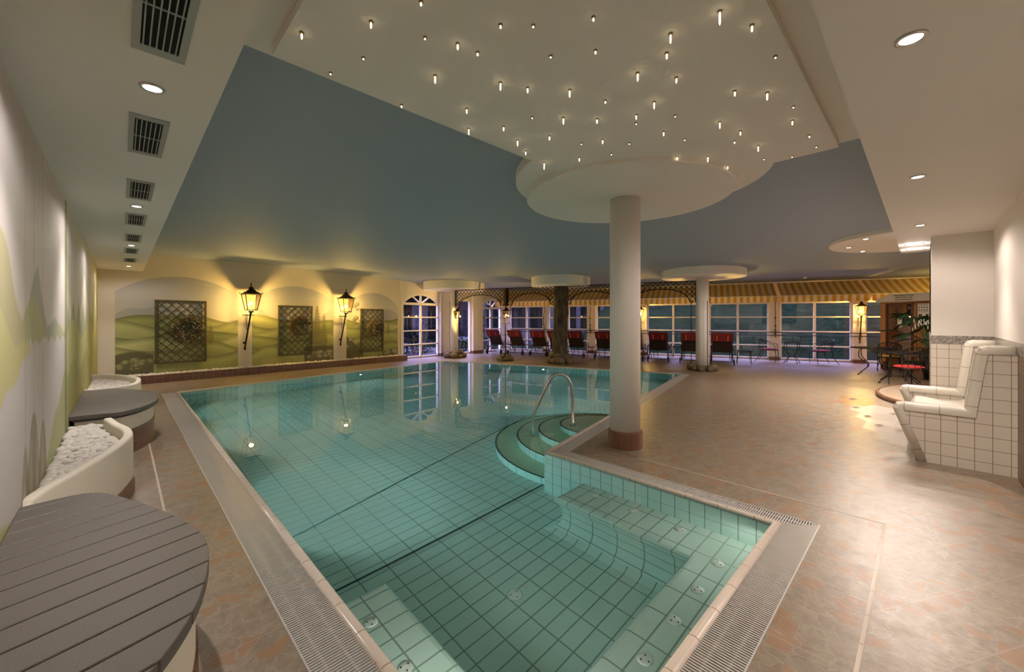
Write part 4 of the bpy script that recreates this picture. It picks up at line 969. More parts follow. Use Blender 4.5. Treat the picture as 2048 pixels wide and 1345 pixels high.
# ---- wrought iron chairs and tables
def smooth_path(ctrl, n=10):
    out = []; P_ = [Vector(p) for p in ctrl]
    for i in range(len(P_)-1):
        p0 = P_[max(0, i-1)]; p1 = P_[i]; p2 = P_[i+1]; p3 = P_[min(len(P_)-1, i+2)]
        for k in range(n):
            s_ = k/n; out.append(tuple(0.5*((2*p1)+(-p0+p2)*s_+(2*p0-5*p1+4*p2-p3)*s_*s_+(-p0+3*p1-3*p2+p3)*s_**3)))
    out.append(tuple(P_[-1])); return out
def make_chair(cush, label, loc, rz, group='wrought iron chairs'):
    t = thing('iron_chair', label, 'chair', loc, rz, group); w = 0.23; h = 0.43
    for i in (-1, 1):
        MB().tube([(i*w, 0.22, h), (i*w*1.02, 0.24, 0.25), (i*w*1.0, 0.22, 0.02)], 0.011, 6).build('leg', M['black'], t, fix=False)
        MB().tube([(i*w*0.9, -0.22, h), (i*w*0.95, -0.25, 0.25), (i*w*1.15, -0.40, 0.02)], 0.011, 6).build('leg', M['black'], t, fix=False)
    fr = MB(); fr.tube([(-w, 0.24, h), (w, 0.24, h), (w*0.9, -0.23, h), (-w*0.9, -0.23, h)], 0.011, 6, closed=True)
    fr.tube([(-w, 0.22, 0.22), (w, 0.22, 0.22)], 0.007, 5); fr.build('seat_frame', M['black'], t, fix=False)
    bk = MB(); n = 20
    def rim(a, z): return Vector((0.27*math.sin(a), -0.05-0.25*math.cos(a)-0.06*(z-h)/0.4, z))
    top = [rim(-1.9+3.8*k/n, h+0.20+0.20*math.cos((-1.9+3.8*k/n)*0.5)**2) for k in range(n+1)]; bk.tube(top, 0.011, 6)
    mid = [rim(-1.5+3.0*k/n, h+0.27+0.02*math.cos(k)) for k in range(n+1)]; bk.tube(mid, 0.006, 5)
    for k in range(1, n, 2):
        bk.tube([top[k], (top[k]+mid[min(n, k+1)])/2+Vector((0,0,0.01)), mid[min(n, k+1)]], 0.006, 5); bk.tube([top[k], mid[k-1]], 0.006, 5)
    for k in range(7): a = -1.3+2.6*k/6; bk.tube([rim(a, h+0.28), rim(a*0.95, h+0.1), rim(a*0.8, h)], 0.007, 5)
    for s_ in (-1, 1): bk.tube([top[0 if s_ < 0 else -1], Vector((s_*0.25, 0.20, h+0.20)), Vector((s_*w, 0.22, h))], 0.010, 6)
    bk.build('backrest', M['black'], t, fix=False)
    cu = MB(); cu.sphere((0, 0, h+0.03), 0.275, 20, 8, (0.95, 0.98, 0.13)); c_ = cu.build('seat_cushion', cush, t); return t
def make_table(label, loc, r, mats='black', h=0.73, ry=None):
    t = thing('iron_table', label, 'table', loc, 0, 'round wrought iron tables'); ry = ry or r; mb = MB(); n = 40
    ring = [(r*math.cos(2*PI*k/n), ry*math.sin(2*PI*k/n), h) for k in range(n)]; mb.tube(ring, 0.012, 6, closed=True)
    k = -r
    while k < r:
        y = ry*math.sqrt(max(0, 1-(k/r)**2)); mb.bar((k, -y, h), (k, y, h), 0.006, 0.006); k += 0.06
    k = -ry
    while k < ry:
        x = r*math.sqrt(max(0, 1-(k/ry)**2)); mb.bar((-x, k, h-0.004), (x, k, h-0.004), 0.006, 0.006); k += 0.06
    mb.build('mesh_top', M['black'], t, fix=False)
    for q in range(4):
        a = PI/4+q*PI/2; c, s_ = math.cos(a), math.sin(a); pr = smooth_path([(0.70, h), (0.84, h-0.10), (0.80, h-0.26), (0.42, h-0.42), (0.40, h-0.52), (0.66, 0.10), (0.88, 0.012)], 4)
        mb = MB(); mb.tube([(r*f_*c, ry*f_*s_, z) for f_, z in pr], 0.011, 7); mb.lathe([(0.028, 0), (0.028, 0.012), (0.012, 0.02)], 8, (r*0.85*c, ry*0.85*s_, 0)); mb.build('leg', M['black'], t, fix=False)
    return t
make_table('small iron bistro table before the windows between two chairs', NS(16.85, 2.62), 0.32)
make_chair(M['purple'], 'iron chair with plum cushion left of the small bistro table', NS(16.85, 1.95), RZW-PI/2-0.3, 'chairs at the bistro table')
make_chair(M['purple'], 'iron chair with plum cushion right of the small bistro table', NS(16.75, 3.42), RZW+PI/2+0.3, 'chairs at the bistro table')
make_table('front round iron table beside the raised step, nearest the tiled bench', (13.25, 0.42, 0), 0.56)
make_table('rear round iron table close to the wooden hut', (14.75, 0.95, 0), 0.52)
make_chair(M['red'], 'iron chair with bright red cushion at the front round table', (12.50, 0.25, 0), -0.9, 'chairs at the round tables')
make_chair(M['yellow'], 'iron chair with yellow cushion behind the rear round table', (15.75, 0.72, 0), 1.6, 'chairs at the round tables')
make_chair(M['black'], 'dark iron chair with arched back between the two round tables', (13.98, 0.12, 0), -1.45, 'chairs at the round tables')

# ---- wooden sauna hut with sign and poster
hp = Vector((16.62, 0.95, 0)); hd = (Vector((16.02, -0.10, 0))-hp).normalized(); hb = Vector((-hd.y, hd.x, 0))
if hb.x < 0: hb = -hb
FH = Frame(hp, hd, -hb)                                           # u along the front (to the right), w towards the camera
t = thing('sauna_cabin', 'orange wooden cabin with white canopy and sign, right of the last window', 'cabin')
mb = MB(); FH.box(mb, 0.0, 0.14, -0.1, 0, 0, 2.02); FH.box(mb, 0.84, 2.6, -0.1, 0, 0, 2.02); FH.box(mb, 0.0, 2.6, -0.1, 0, 1.98, 2.04); FH.box(mb, 0, 0.08, -1.25, -0.1, 0, 2.02)
mb.build('wall_panels', M['wood'], t)
mb = MB()
for u_ in (0.9, 1.12, 1.34, 1.56, 1.78): FH.box(mb, u_, u_+0.012, 0, 0.006, 0, 1.98)
mb.build('board_joint', M['dwood'], t)
mb = MB(); FH.box(mb, 0.14, 0.17, -0.07, 0.01, 0, 1.98); FH.box(mb, 0.78, 0.84, -0.07, 0.01, 0, 1.98); FH.box(mb, 0.14, 0.84, -0.07, 0.01, 1.95, 2.0)
door = mb.build('door_frame', M['dwood'], t)
mb = MB(); mb.add([FH(0.17, -0.03, 0), FH(0.78, -0.03, 0), FH(0.78, -0.03, 1.95), FH(0.17, -0.03, 1.95)], [(0,1,2,3)], False); mb.build('glass_door', M['glass'], t, fix=False)
mb = MB(); FH.box(mb, 0.16, 0.80, -0.9, -0.86, 0, 1.98); mb.build('back_panel', M['dwood'], t)
mb = MB(); FH.box(mb, 0.16, 0.80, -0.55, -0.50, 0, 1.32); mb.build('bench_front', M['beige'], t); mb = MB(); FH.box(mb, 0.46, 0.55, -0.02, 0.02, 1.28, 1.58); mb.build('notice', M['white'], t); mb = MB(); FH.box(mb, 0.22, 0.45, -0.5, -0.45, 1.34, 1.6); mb.build('window', M['dark'], t)
cn = MB(); prof = [(-0.12, 0.20), (0.10, 0.30), (1.0, 0.30), (1.02, 0.0), (-0.14, 0.0)]
cn.add([FH(-0.06, 0.10, 2.03), FH(1.05, 0.10, 2.03), FH(2.7, 0.10, 2.03), FH(-0.06, 0.10, 2.10), FH(0.30, 0.10, 2.26), FH(1.05, 0.10, 2.26), FH(2.7, 0.10, 2.24)], [(0,1,5,4,3),(1,2,6,5)], False)
cn.add([FH(-0.06, 0.10, 2.03), FH(2.7, 0.10, 2.03), FH(2.7, -1.2, 2.03), FH(-0.06, -1.2, 2.03)], [(0,1,2,3)], False); cn.add([FH(-0.06, 0.10, 2.03), FH(-0.06, 0.10, 2.10), FH(-0.06, -1.2, 2.10), FH(-0.06, -1.2, 2.03)], [(0,1,2,3)], False)
cn.add([FH(-0.06, 0.10, 2.10), FH(0.30, 0.10, 2.26), FH(0.30, -1.2, 2.26), FH(-0.06, -1.2, 2.10)], [(0,1,2,3)], False); cn.add([FH(0.30, 0.10, 2.26), FH(2.7, 0.10, 2.25), FH(2.7, -1.2, 2.25), FH(0.30, -1.2, 2.26)], [(0,1,2,3)], False)
cn.build('canopy', M['sign'], t, fix=False)
def text_obj(body, name, size, pos, xdir, zdir, mat, parent, ext=0.002, align='CENTER'):
    cu = bpy.data.curves.new(name, 'FONT'); cu.body = body; cu.size = size; cu.extrude = ext; cu.align_x = align; cu.align_y = 'CENTER'; cu.materials.append(mat)
    o = bpy.data.objects.new(name, cu); COL.objects.link(o); x = Vector(xdir).normalized(); y = Vector(zdir).normalized(); z = x.cross(y)
    m = Matrix(((x.x, y.x, z.x), (x.y, y.y, z.y), (x.z, y.z, z.z))).to_4x4(); m.translation = Vector(pos); o.matrix_world = m
    me = bpy.data.meshes.new_from_object(o); mt = o.matrix_world.copy(); bpy.data.objects.remove(o); o = bpy.data.objects.new(name, me); COL.objects.link(o); o.matrix_world = mt
    if parent is not None: o.parent = parent
    return o
for i, (tx, sz) in enumerate((('Physiotherm Sauna', 0.062), ('Infrarot Pur und', 0.062), ('Schwimmbadbereich', 0.052))):
    text_obj(tx, 'sign_lettering', sz, FH(0.66, 0.104, 2.215-0.065*i), hd, (0,0,1), M['ink'], t)
t = thing('poster', 'white poster with small dark pictures on the wooden cabin wall', 'poster')
mb = MB(); FH.box(mb, 0.94, 1.20, 0.008, 0.014, 1.32, 1.95); mb.build('sheet', M['white'], t)
mb = MB()
for r_ in range(2):
    for c_ in range(4): FH.box(mb, 0.96+0.06*c_, 0.96+0.06*c_+0.026, 0.0145, 0.016, 1.83-0.075*r_, 1.865-0.075*r_)
for z in (1.925, 1.90, 1.72): FH.box(mb, 0.96, 1.17, 0.0145, 0.016, z, z+0.008)
mb.build('pictograms', M['ink'], t); MB_ = MB(); FH.box(MB_, 0.955, 1.04, 0.0145, 0.016, 1.53, 1.66); MB_.build('photo', M['dwood'], t); MB_ = MB(); FH.box(MB_, 1.12, 1.185, 0.0145, 0.016, 1.54, 1.66); MB_.build('photo', M['dwood'], t)

# ---- potted plant with white blossoms, partly behind the right wall
t = thing('potted_plant', 'large leafy plant with white blossoms in a black pot by the right wall end', 'plant', (14.66, -0.20, 0))
MB().lathe([(0.22, 0), (0.30, 0.60), (0.31, 0.72), (0.27, 0.72), (0.25, 0.64), (0.0, 0.62)], 24).build('pot', M['pot'], t)
random.seed(5); mb = MB(); fw = MB(); sm_ = MB()
for k in range(52):
    a = random.uniform(0, 2*PI); R = random.uniform(0.2, 0.75); z = random.uniform(0.90, 1.72); tip = Vector((R*math.cos(a), R*math.sin(a), z)); base = Vector((0.05*math.cos(a), 0.05*math.sin(a), 0.65))
    sm_.tube([base, base.lerp(tip, 0.5)+Vector((0, 0, 0.12)), tip], 0.008, 5)
    d = Vector((math.cos(a), math.sin(a), random.uniform(-0.7, 0.1))).normalized(); s_ = d.cross(Vector((0,0,1))).normalized(); L = random.uniform(0.26, 0.40); w_ = L*0.36
    for q in range(2):
        dd = (d+s_*(q*1.1-0.5)*0.6).normalized(); ss = dd.cross(Vector((0,0,1))).normalized(); up = ss.cross(dd)
        mb.add([tip, tip+dd*L*0.35+ss*w_*0.5+up*0.02, tip+dd*L*0.75+ss*w_*0.35, tip+dd*L-up*0.05, tip+dd*L*0.75-ss*w_*0.35, tip+dd*L*0.35-ss*w_*0.5+up*0.02, tip+dd*L*0.5-up*0.015], [(0,1,6),(1,2,6),(2,3,6),(3,4,6),(4,5,6),(5,0,6)], True)
for k in range(14):
    a = random.uniform(1.5, 4.2); c = Vector((0.55*math.cos(a)*random.uniform(0.5, 1.1), 0.5*math.sin(a), random.uniform(1.2, 1.55)))
    for q in range(5): b = 2*PI*q/5; fw.sphere(c+Vector((0.03*math.cos(b), 0.0, 0.03*math.sin(b))), 0.026, 6, 4, (1, 0.4, 1))
mb.build('leaves', M['leaf'], t, fix=False); fw.build('blossoms', M['flower'], t, fix=False); sm_.build('stems', M['leaf'], t, fix=False)
random.seed(12)
# ---- tiled bench by the right wall
t = thing('tiled_bench', 'white tiled heated bench with rounded edges and shimmering mosaic seat', 'bench', (0,0,0))
X0, X1 = 6.08, 7.86
sideP = [(-0.613, 0.0), (0.03, 0.0), (0.225, 0.57), (-0.30, 0.57), (-0.37, 1.215), (-0.613, 1.215)]        # (y, z)
for x0, x1 in ((X0, X0+0.14), (X1-0.14, X1)):
    mb = MB(); n = len(sideP); mb.add([(x0, y, z) for y, z in sideP]+[(x1, y, z) for y, z in sideP], [tuple(range(n)), tuple(range(n, 2*n))[::-1]]+[(i, (i+1) % n, n+(i+1) % n, n+i) for i in range(n)], False)
    mb.build('side_wall', M['tile'], t)
    line = [Vector(p) for p in [(-0.613, 1.215), (-0.425, 1.215), (-0.395, 1.205), (-0.378, 1.175), (-0.305, 0.575), (0.165, 0.575), (0.200, 0.567), (0.219, 0.535), (0.034, 0.0)]]
    pr = [(x0-0.012, -0.052), (x0-0.016, -0.020), (x0-0.012, 0.006), (x0+0.004, 0.022), (x0+0.035, 0.030), (x1-0.035, 0.030), (x1-0.004, 0.022), (x1+0.012, 0.006), (x1+0.016, -0.020), (x1+0.012, -0.052)]
    rows = []; run = []; acc = 0.0
    for i, p in enumerate(line):
        ds = []
        if i > 0: ds.append((p-line[i-1]).normalized()); acc += (p-line[i-1]).length
        if i < len(line)-1: ds.append((line[i+1]-p).normalized())
        ns = [Vector((-d_.y, d_.x)) for d_ in ds]
        m_ = ns[0] if len(ns) == 1 else (ns[0]+ns[1]).normalized(); kk = 1/max(0.35, m_.dot(ns[0]))
        rows.append([(px, (p+m_*(h_*kk)).x, (p+m_*(h_*kk)).y) for px, h_ in pr]); run.append(acc)
    mb = MB(); k = len(pr); nsg = len(rows)-1
    for i in range(nsg): mb.add(rows[i]+rows[i+1], [(q, q+1, k+q+1, k+q) for q in range(k-1)]+([tuple(range(k))] if i == 0 else [])+([tuple(range(2*k-1, k-1, -1))] if i == nsg-1 else []), True)
    et = mb.build('edge_trim', M['tiletrim'], t); uvl = et.data.uv_layers['UVMap'].data
    for p in et.data.polygons:
        for li in p.loop_indices:
            vi = et.data.loops[li].vertex_index; sg = vi//(2*k); d_ = (line[sg+1]-line[sg]).normalized(); c = et.data.vertices[vi].co
            uvl[li].uv = (run[sg]+(Vector((c.y, c.z))-line[sg]).dot(d_), 0.5)
mb = MB()
def seat(u, v):
    p = [(-0.57, 1.18), (-0.50, 0.92), (-0.44, 0.66), (-0.38, 0.50), (-0.30, 0.455), (-0.15, 0.45), (0.0, 0.475), (0.09, 0.475), (0.13, 0.42), (0.11, 0.30), (0.0, 0.0)]
    f_ = v*(len(p)-1); i = min(int(f_), len(p)-2); g = f_-i; return (X0+0.13+(X1-X0-0.26)*u, p[i][0]*(1-g)+p[i+1][0]*g, p[i][1]*(1-g)+p[i+1][1]*g)
mb.grid(seat, 6, 40); mb.build('seat_shell', M['shimmer'], t, fix=False)
mb = MB(); mb.box(X0+0.13, X1-0.13, -0.613, -0.56, 0.9, 1.19); mb.build('back_cap', M['tiletrim'], t)
# ---- raised round step in front of the cabin
t = thing('floor_step', 'low rounded floor step with terracotta edge near the tiled bench', 'step', (0,0,0)); mb = MB()
cx_, cy_ = 11.05, -0.55; arc = [(cx_+1.75*math.cos(a), cy_+1.22*math.sin(a)) for a in [math.radians(v) for v in range(0, 232, 4)]]
mb.prism(arc, 0.0, 0.075); mb.build('tread', M['stepf'], t); mb = MB(); mb.tube([(x, y, 0.055) for x, y in arc], 0.035, 8); mb.build('edge', M['brown'], t)
# pale marble inlay in the floor before the step
mb = MB(); random.seed(3)
inl = [(9.5, 0.62), (9.15, 0.74), (9.2, 0.90), (8.7, 0.86), (8.6, 0.72), (8.1, 0.76), (7.9, 0.60), (7.4, 0.62), (7.2, 0.44), (6.75, 0.42), (6.6, 0.22), (6.2, 0.12), (7.0, -0.02), (8.0, -0.04), (9.4, -0.04), (9.3, 0.2), (9.36, 0.45)]
M['inlay'] = tilemat('pale_marble_inlay', (0.44, 0.40, 0.35), (0.36, 0.31, 0.25), 0.3, 0.3, 0.004, 0.22, var=0.15, cell=0.25); poly_with_hole(mb, inl, [], 0.0012); o = struct(mb, 'trim_8', M['inlay'])
mb = MB()
for cx0, cy0, w_ in ((9.9, 0.95, 0.16), (9.0, 0.82, 0.13), (8.3, 0.62, 0.12), (8.8, 0.35, 0.12), (7.7, 0.45, 0.11), (7.9, 0.18, 0.11)): mb.add([(cx0-w_, cy0, 0.002), (cx0, cy0-w_*0.5, 0.002), (cx0+w_, cy0, 0.002), (cx0, cy0+w_*0.5, 0.002)], [(0,1,2,3)], False)
struct(mb, 'trim_9', M['rock'])
mb = MB(); poly_with_hole(mb, [(10.0, 0.66), (10.5, 0.98), (10.1, 1.02), (10.25, 1.2), (9.7, 1.06), (9.3, 1.15), (9.35, 0.98), (8.9, 0.97), (9.2, 0.90), (9.15, 0.74), (9.5, 0.62)], [], 0.0013); struct(mb, 'trim_10', M['wood2'])

# ---- left side benches and planters
def bench_top(pts, ztop, th, ang, pitch, t):
    """boards: the outline cut into slats running at angle ang"""
    import bmesh
    bm = bmesh.new(); n = len(pts); vs = [bm.verts.new((x, y, 0)) for x, y in pts]; bm.faces.new(vs)
    nx, ny = -math.sin(ang), math.cos(ang); ds = [x*nx+y*ny for x, y in pts]; k = math.floor(min(ds)/pitch); mb = MB()
    while k*pitch < max(ds):
        b2 = bm.copy(); g = 0.009
        for dist, sg in ((k*pitch+g/2, -1), ((k+1)*pitch-g/2, 1)):
            bmesh.ops.bisect_plane(b2, geom=b2.verts[:]+b2.edges[:]+b2.faces[:], plane_co=(nx*dist, ny*dist, 0), plane_no=(nx*sg, ny*sg, 0), clear_outer=True)
        for f in b2.faces:
            p = [(v.co.x, v.co.y) for v in f.verts]; c = Vector((sum(a for a, _ in p)/len(p), sum(b for _, b in p)/len(p)))
            if f.normal.z < 0: p = p[::-1]
            q = [((a-c.x)*1.0+c.x, (b-c.y)*1.0+c.y) for a, b in p]; m = len(p)
            ins = offset_poly(p, -0.003) if m > 2 and f.calc_area() > 0.004 else p
            mb.add([(a, b, ztop-th) for a, b in q]+[(a, b, ztop-0.003) for a, b in q]+[(a, b, ztop) for a, b in ins], [(i, (i+1) % m, m+(i+1) % m, m+i) for i in range(m)]+[(m+i, m+(i+1) % m, 2*m+(i+1) % m, 2*m+i) for i in range(m)]+[tuple(range(2*m, 3*m)), tuple(range(m))[::-1]], False)
        b2.free(); k += 1
    bm.free(); mb.build('slatted_top', M['slat'], t)
    ins = offset_poly(pts, -0.02); mb = MB(); mb.prism(ins, ztop-th-0.02, ztop-th*0.4); mb.build('edge_band', M['pot'], t)
o1 = smooth_path([(-0.388, 0.90), (-0.20, 1.15), (-0.02, 1.42), (0.12, 1.63), (0.21, 1.85), (0.27, 2.15), (0.26, 2.42), (0.18, 2.72), (0.05, 3.05), (-0.12, 3.36), (-0.388, 3.36)], 6)
t = thing('slatted_bench', 'large dark slatted bench with a curved front beside the pool, nearest to the viewer', 'bench', group='dark slatted benches along the left wall'); bench_top(o1, 0.50, 0.045, math.radians(16), 0.148, t)
mb = MB(); mb.prism(offset_poly(o1, -0.045), 0.0, 0.435); mb.build('plaster_base', M['offwhite'], t)
mb = MB(); mb.prism(offset_poly(o1, -0.035), 0.0, 0.13); mb.build('tiled_plinth', M['brown'], t)
o2 = smooth_path([(-0.388, 6.14), (-0.18, 6.12), (-0.02, 6.08), (0.07, 6.15), (0.18, 6.30), (0.30, 6.62), (0.35, 7.0), (0.32, 7.4), (0.20, 7.8), (-0.05, 8.15), (-0.388, 8.25)], 5)
t = thing('slatted_bench', 'dark slatted bench between the two pebble planters', 'bench', group='dark slatted benches along the left wall'); bench_top(o2, 0.50, 0.045, math.radians(12), 0.148, t)
mb = MB(); mb.prism(offset_poly(o2, -0.05), 0.0, 0.435); mb.build('plaster_base', M['offwhite'], t)
mb = MB(); mb.prism(offset_poly(o2, -0.04), 0.0, 0.27); mb.build('tiled_plinth', M['brown'], t)
def planter(ctrl, lab, h=0.50, wth=0.065, rc=None):
    t = thing('pebble_planter', lab, 'planter', group='curved plaster planters filled with white pebbles'); line = smooth_path(ctrl, 8); mb = MB()
    outer = []; inner = []
    for i, p in enumerate(line):
        a = Vector(line[max(0, i-1)]); b = Vector(line[min(len(line)-1, i+1)]); d = (b-a).normalized(); nn_ = Vector((d.y, -d.x)); q = Vector(p)
        outer.append(q+nn_*wth/2); inner.append(q-nn_*wth/2)
    n = len(line); prof = [(1.0, 0.0), (1.0, h-0.02), (0.93, h-0.005), (0.8, h), (0.2, h), (0.07, h-0.005), (0.0, h-0.02), (0.0, 0.0)]
    vs = [(*(inner[i].lerp(outer[i], f_)), z) for i in range(n) for f_, z in prof]; k = len(prof)
    mb.add(vs, [(i*k+j, i*k+j+1, (i+1)*k+j+1, (i+1)*k+j) for i in range(n-1) for j in range(k-1)]+[tuple(range(k)), tuple((n-1)*k+j for j in range(k))[::-1]], True)
    o = mb.build('curved_wall', M['offwhite'], t)
    mb = MB(); vs = [(*(outer[i]+(outer[i]-inner[i]).normalized()*0.012), z) for i in range(n) for z in (0.0, 0.13)]+[(*outer[i], 0.13) for i in range(n)]
    mb.add(vs, [(2*i, 2*i+2, 2*i+3, 2*i+1) for i in range(n-1)]+[(2*i+1, 2*i+3, 2*n+i+1, 2*n+i) for i in range(n-1)], False); mb.build('tiled_plinth', M['brown'], t)
    return inner, t
in1, t1 = planter([(-0.384, 3.46), (-0.33, 3.66), (-0.20, 3.98), (-0.05, 4.42), (0.035, 4.80), (0.03, 5.12), (-0.04, 5.45), (-0.10, 5.80)], 'curved white plaster planter of big pebbles between the two slatted benches')
in2, t2 = planter([(-0.385, 8.35), (-0.1, 8.40), (0.12, 8.60), (0.20, 9.1), (0.18, 9.6), (0.0, 10.15), (-0.20, 10.45), (-0.385, 10.55)], 'curved white plaster planter at the far end of the left wall')
for inner, t, (ya, yb), nn_, rr in ((in1, t1, (3.70, 6.0), 1000, (0.022, 0.035)), (in2, t2, (8.4, 10.5), 900, (0.020, 0.032))):
    iy = [p.y for p in inner]; ix = [p.x for p in inner]
    def fn():
        y = random.uniform(ya, yb); xm = float(np.interp(y, iy, ix))-0.03; return random.uniform(-0.37, max(-0.36, xm)), y
    pebbles('pebbles', fn, nn_, rr[0], rr[1], None, zt=0.385, parent=t)
    pts_ = [(-0.389, ya-0.05)]+[(p.x-0.002, p.y) for p in inner]+([(-0.389, yb+0.1)]); mb = MB(); mb.prism(pts_, 0.30, 0.375); mb.build('pebble_bed', M['pebble'], t)
for o in bpy.data.objects:
    if o.name.startswith('pebbles') and 'category' in o: del o['category']
    if o.name.startswith('pebbles') and 'label' in o: del o['label']

# ---- ceiling fittings
def make_vent():
    t = thing('ceiling_vent', 'x', 'vent'); fr = MB(); a, b, w = 0.088, 0.36, 0.026
    fr.box(-a, -a+w, -b, b, -0.006, 0.0); fr.box(a-w, a, -b, b, -0.006, 0); fr.box(-a+w, a-w, -b, -b+0.06, -0.006, 0); fr.box(-a+w, a-w, b-0.06, b, -0.006, 0); fr.box(-a+w, a-w, -0.006, 0.006, -0.004, 0.0)
    fr.build('frame', M['ventm'], t); mb = MB(); mb.box(-a+w, a-w, -b+0.06, b-0.06, -0.001, 0.0); mb.build('shaft', M['dark'], t); mb = MB()
    for k in range(6): x = -a+w+0.010+k*(2*(a-w)-0.02)/5; mb.bar((x, -b+0.06, -0.005), (x, b-0.06, -0.005), 0.004, 0.014, (0.25, 0, 1))
    mb.build('louvres', M['ventm'], t); return t
v0 = make_vent()
for k in range(7):
    o = v0 if k == 0 else copy_tree(v0); o.location = (0.117, 1.98+1.465*k, 2.66); tag(o, 'grey louvred ceiling vent above the left walkway, %s' % ['at the top edge of the photo, nearest', 'just beyond the first downlight', 'third from the front, before the second downlight', 'just beyond the second downlight', 'before the third downlight', 'second from the far end', 'at the far end'][k], 'vent', 'ceiling vents above the left walkway')
def make_dl():
    t = thing('downlight', 'x', 'ceiling light'); MB().lathe([(0.052, 0.0), (0.050, -0.006), (0.040, -0.008), (0.036, -0.003)], 28).build('ring', M['steel'], t, fix=False)
    MB().lathe([(0.0, -0.0045), (0.036, -0.0045), (0.036, -0.001)], 24).build('lens', M['lens'], t, fix=False); return t
d0 = make_dl(); first = True
def place_dl(x, y, z, lab, grp):
    global first
    o = d0 if first else copy_tree(d0); first = False; o.location = (x, y, z); tag(o, lab, 'ceiling light', grp)
for (x, y), s_ in zip(DL_LEFT[1:], ['nearest', 'second', 'third', 'farthest']): place_dl(x, y, 2.66, '%s round downlight between the vents above the left walkway' % s_, 'downlights above the left walkway')
for (x, y), s_ in zip(DL_RIGHT[:3], ['largest, nearest round downlight in the right ceiling soffit', 'middle round downlight in the right ceiling soffit', 'far round downlight in the right soffit, above the tiled bench']): place_dl(x, y, 2.66, s_, 'downlights in the right soffit')
for x, y in DL_RIGHT[3:]: place_dl(x, y, 2.66, 'one of four clustered spotlights at the bright far end of the right soffit', 'clustered spotlights at the soffit end')
for (x, y), s_ in zip(DL_DISC, ['front left', 'leftmost', 'rear', 'hidden right']): place_dl(x, y, 2.97, '%s small downlight in the round ceiling disc on the right' % s_, 'downlights in the round ceiling disc')
# crystal star lights under the canopy
STARS = [(0.99,1.62,1),(0.88,1.9,2),(0.66,2.22,2),(1.13,1.81,0),(1.28,1.73,2),(1.4,1.71,1),(0.97,2.19,0),(0.89,2.46,0),(1.35,2.05,3),(1.68,1.83,3),(1.84,1.75,2),(2.05,1.58,3),(1.35,1.47,1),(1.47,1.36,0),(1.64,1.12,1),(1.85,1.25,1),(1.71,1.45,0),(1.37,2.49,1),(1.72,2.22,2),(1.91,2.44,3),(2.08,2.23,2),(2.32,2.32,3),(2.52,2.42,2),(2.13,1.98,0),(2.45,2.09,2),(2.3,1.83,3),(2.49,1.67,2),(2.83,2.48,4),(2.97,2.18,2),(3.19,2.4,0),(2.74,1.99,0),(2.32,1.49,1),(2.81,1.83,2),(3.1,1.93,0),(3.24,2.09,0),(3.02,1.71,0),(2.75,1.5,0),(2.64,1.44,2),(2.2,1.19,3),(2.02,0.91,3),(2.15,0.99,2),(2.41,1.05,2),(2.57,1.27,3),(2.85,1.25,0),(3.03,1.42,2),(3.28,1.36,0),(3.42,1.77,2),(3.58,1.55,2),(3.78,1.36,3),(3.98,1.38,0),(4.14,1.31,2),(4.34,1.35,0),(2.04,0.68,4),(2.25,0.6,2),(2.61,0.58,0),(2.82,0.85,2),(2.99,0.71,3),(3.31,0.63,0),(3.54,0.68,2),(3.18,1.06,3),(3.45,1.0,2),(3.61,1.09,1),(3.85,0.98,3),(4.19,1.02,0),(4.31,0.83,0),(3.92,0.64,1),(4.21,0.64,0)]
LEN = {0: 0.006, 1: 0.014, 2: 0.028, 3: 0.044, 4: 0.06}; protos = {}
for x, y, k in STARS:
    if k not in protos:
        t = thing('crystal_ceiling_light', 'x', 'ceiling light'); MB().lathe([(0.0, 0.0), (0.0105, -0.001), (0.0105, -0.007), (0.006, -0.009)], 14).build('brass_socket', M['brass'], t, fix=False)
        L = LEN[k]; MB().lathe([(0.0045, -0.004), (0.0045, -0.008-L*0.8), (0.0, -0.010-L)], 8, smooth=False).build('crystal', M['crystal'] if k else M['crystal'], t, fix=False); protos[k] = t; o = t
    else: o = copy_tree(protos[k])
    o.location = (x, y, 2.97); tag(o, ['tiny flush crystal star light in the white ceiling canopy', 'short crystal star light in the white ceiling canopy', 'medium crystal star light hanging from the white ceiling canopy', 'long crystal star light hanging from the white ceiling canopy', 'longest crystal star light hanging from the white ceiling canopy'][k], 'ceiling light', ['tiny flush star lights', 'short star lights', 'medium star lights', 'long star lights', 'longest star lights'][k])
mb = MB(); mb.lathe([(0.05, 0), (0.05, -0.03), (0.03, -0.05), (0.0, -0.05)], 18); q = NS(16.0, 2.85); o = mb.build('smoke_detector', M['white']); o.location = (q.x, q.y, ceil_z(q.x, q.y)-0.002); tag(o, 'small white smoke detector on the ceiling before the awnings', 'smoke detector')

# ---- pool fittings
t = thing('pool_handrail', 'curved stainless steel handrail rising from the round pool steps', 'handrail', (0,0,0)); mb = MB()
a = Vector((4.35, 4.02)); b = Vector((4.74, 3.60)); d = (b-a)
def hr(f_, z): p = a+d*f_; return (p.x, p.y, z)
pts = [hr(0, -0.64), hr(0, -0.05), hr(0, 0.10), hr(0.03, 0.14), hr(0.18, 0.33), hr(0.36, 0.55), hr(0.46, 0.65), hr(0.58, 0.70), hr(0.72, 0.705), hr(0.86, 0.66), hr(0.95, 0.57), hr(0.99, 0.44), hr(1.0, 0.3), hr(1.0, -0.14)]
mb.tube(pts, 0.021, 12); mb.build('tube', M['steel'], t, fix=False)
for f_, z in ((0, -0.655), (1, -0.148)): mb = MB(); p = hr(f_, z); mb.lathe([(0.05, 0), (0.05, 0.012), (0.022, 0.02)], 16, p); mb.build('floor_flange', M['steel'], t)
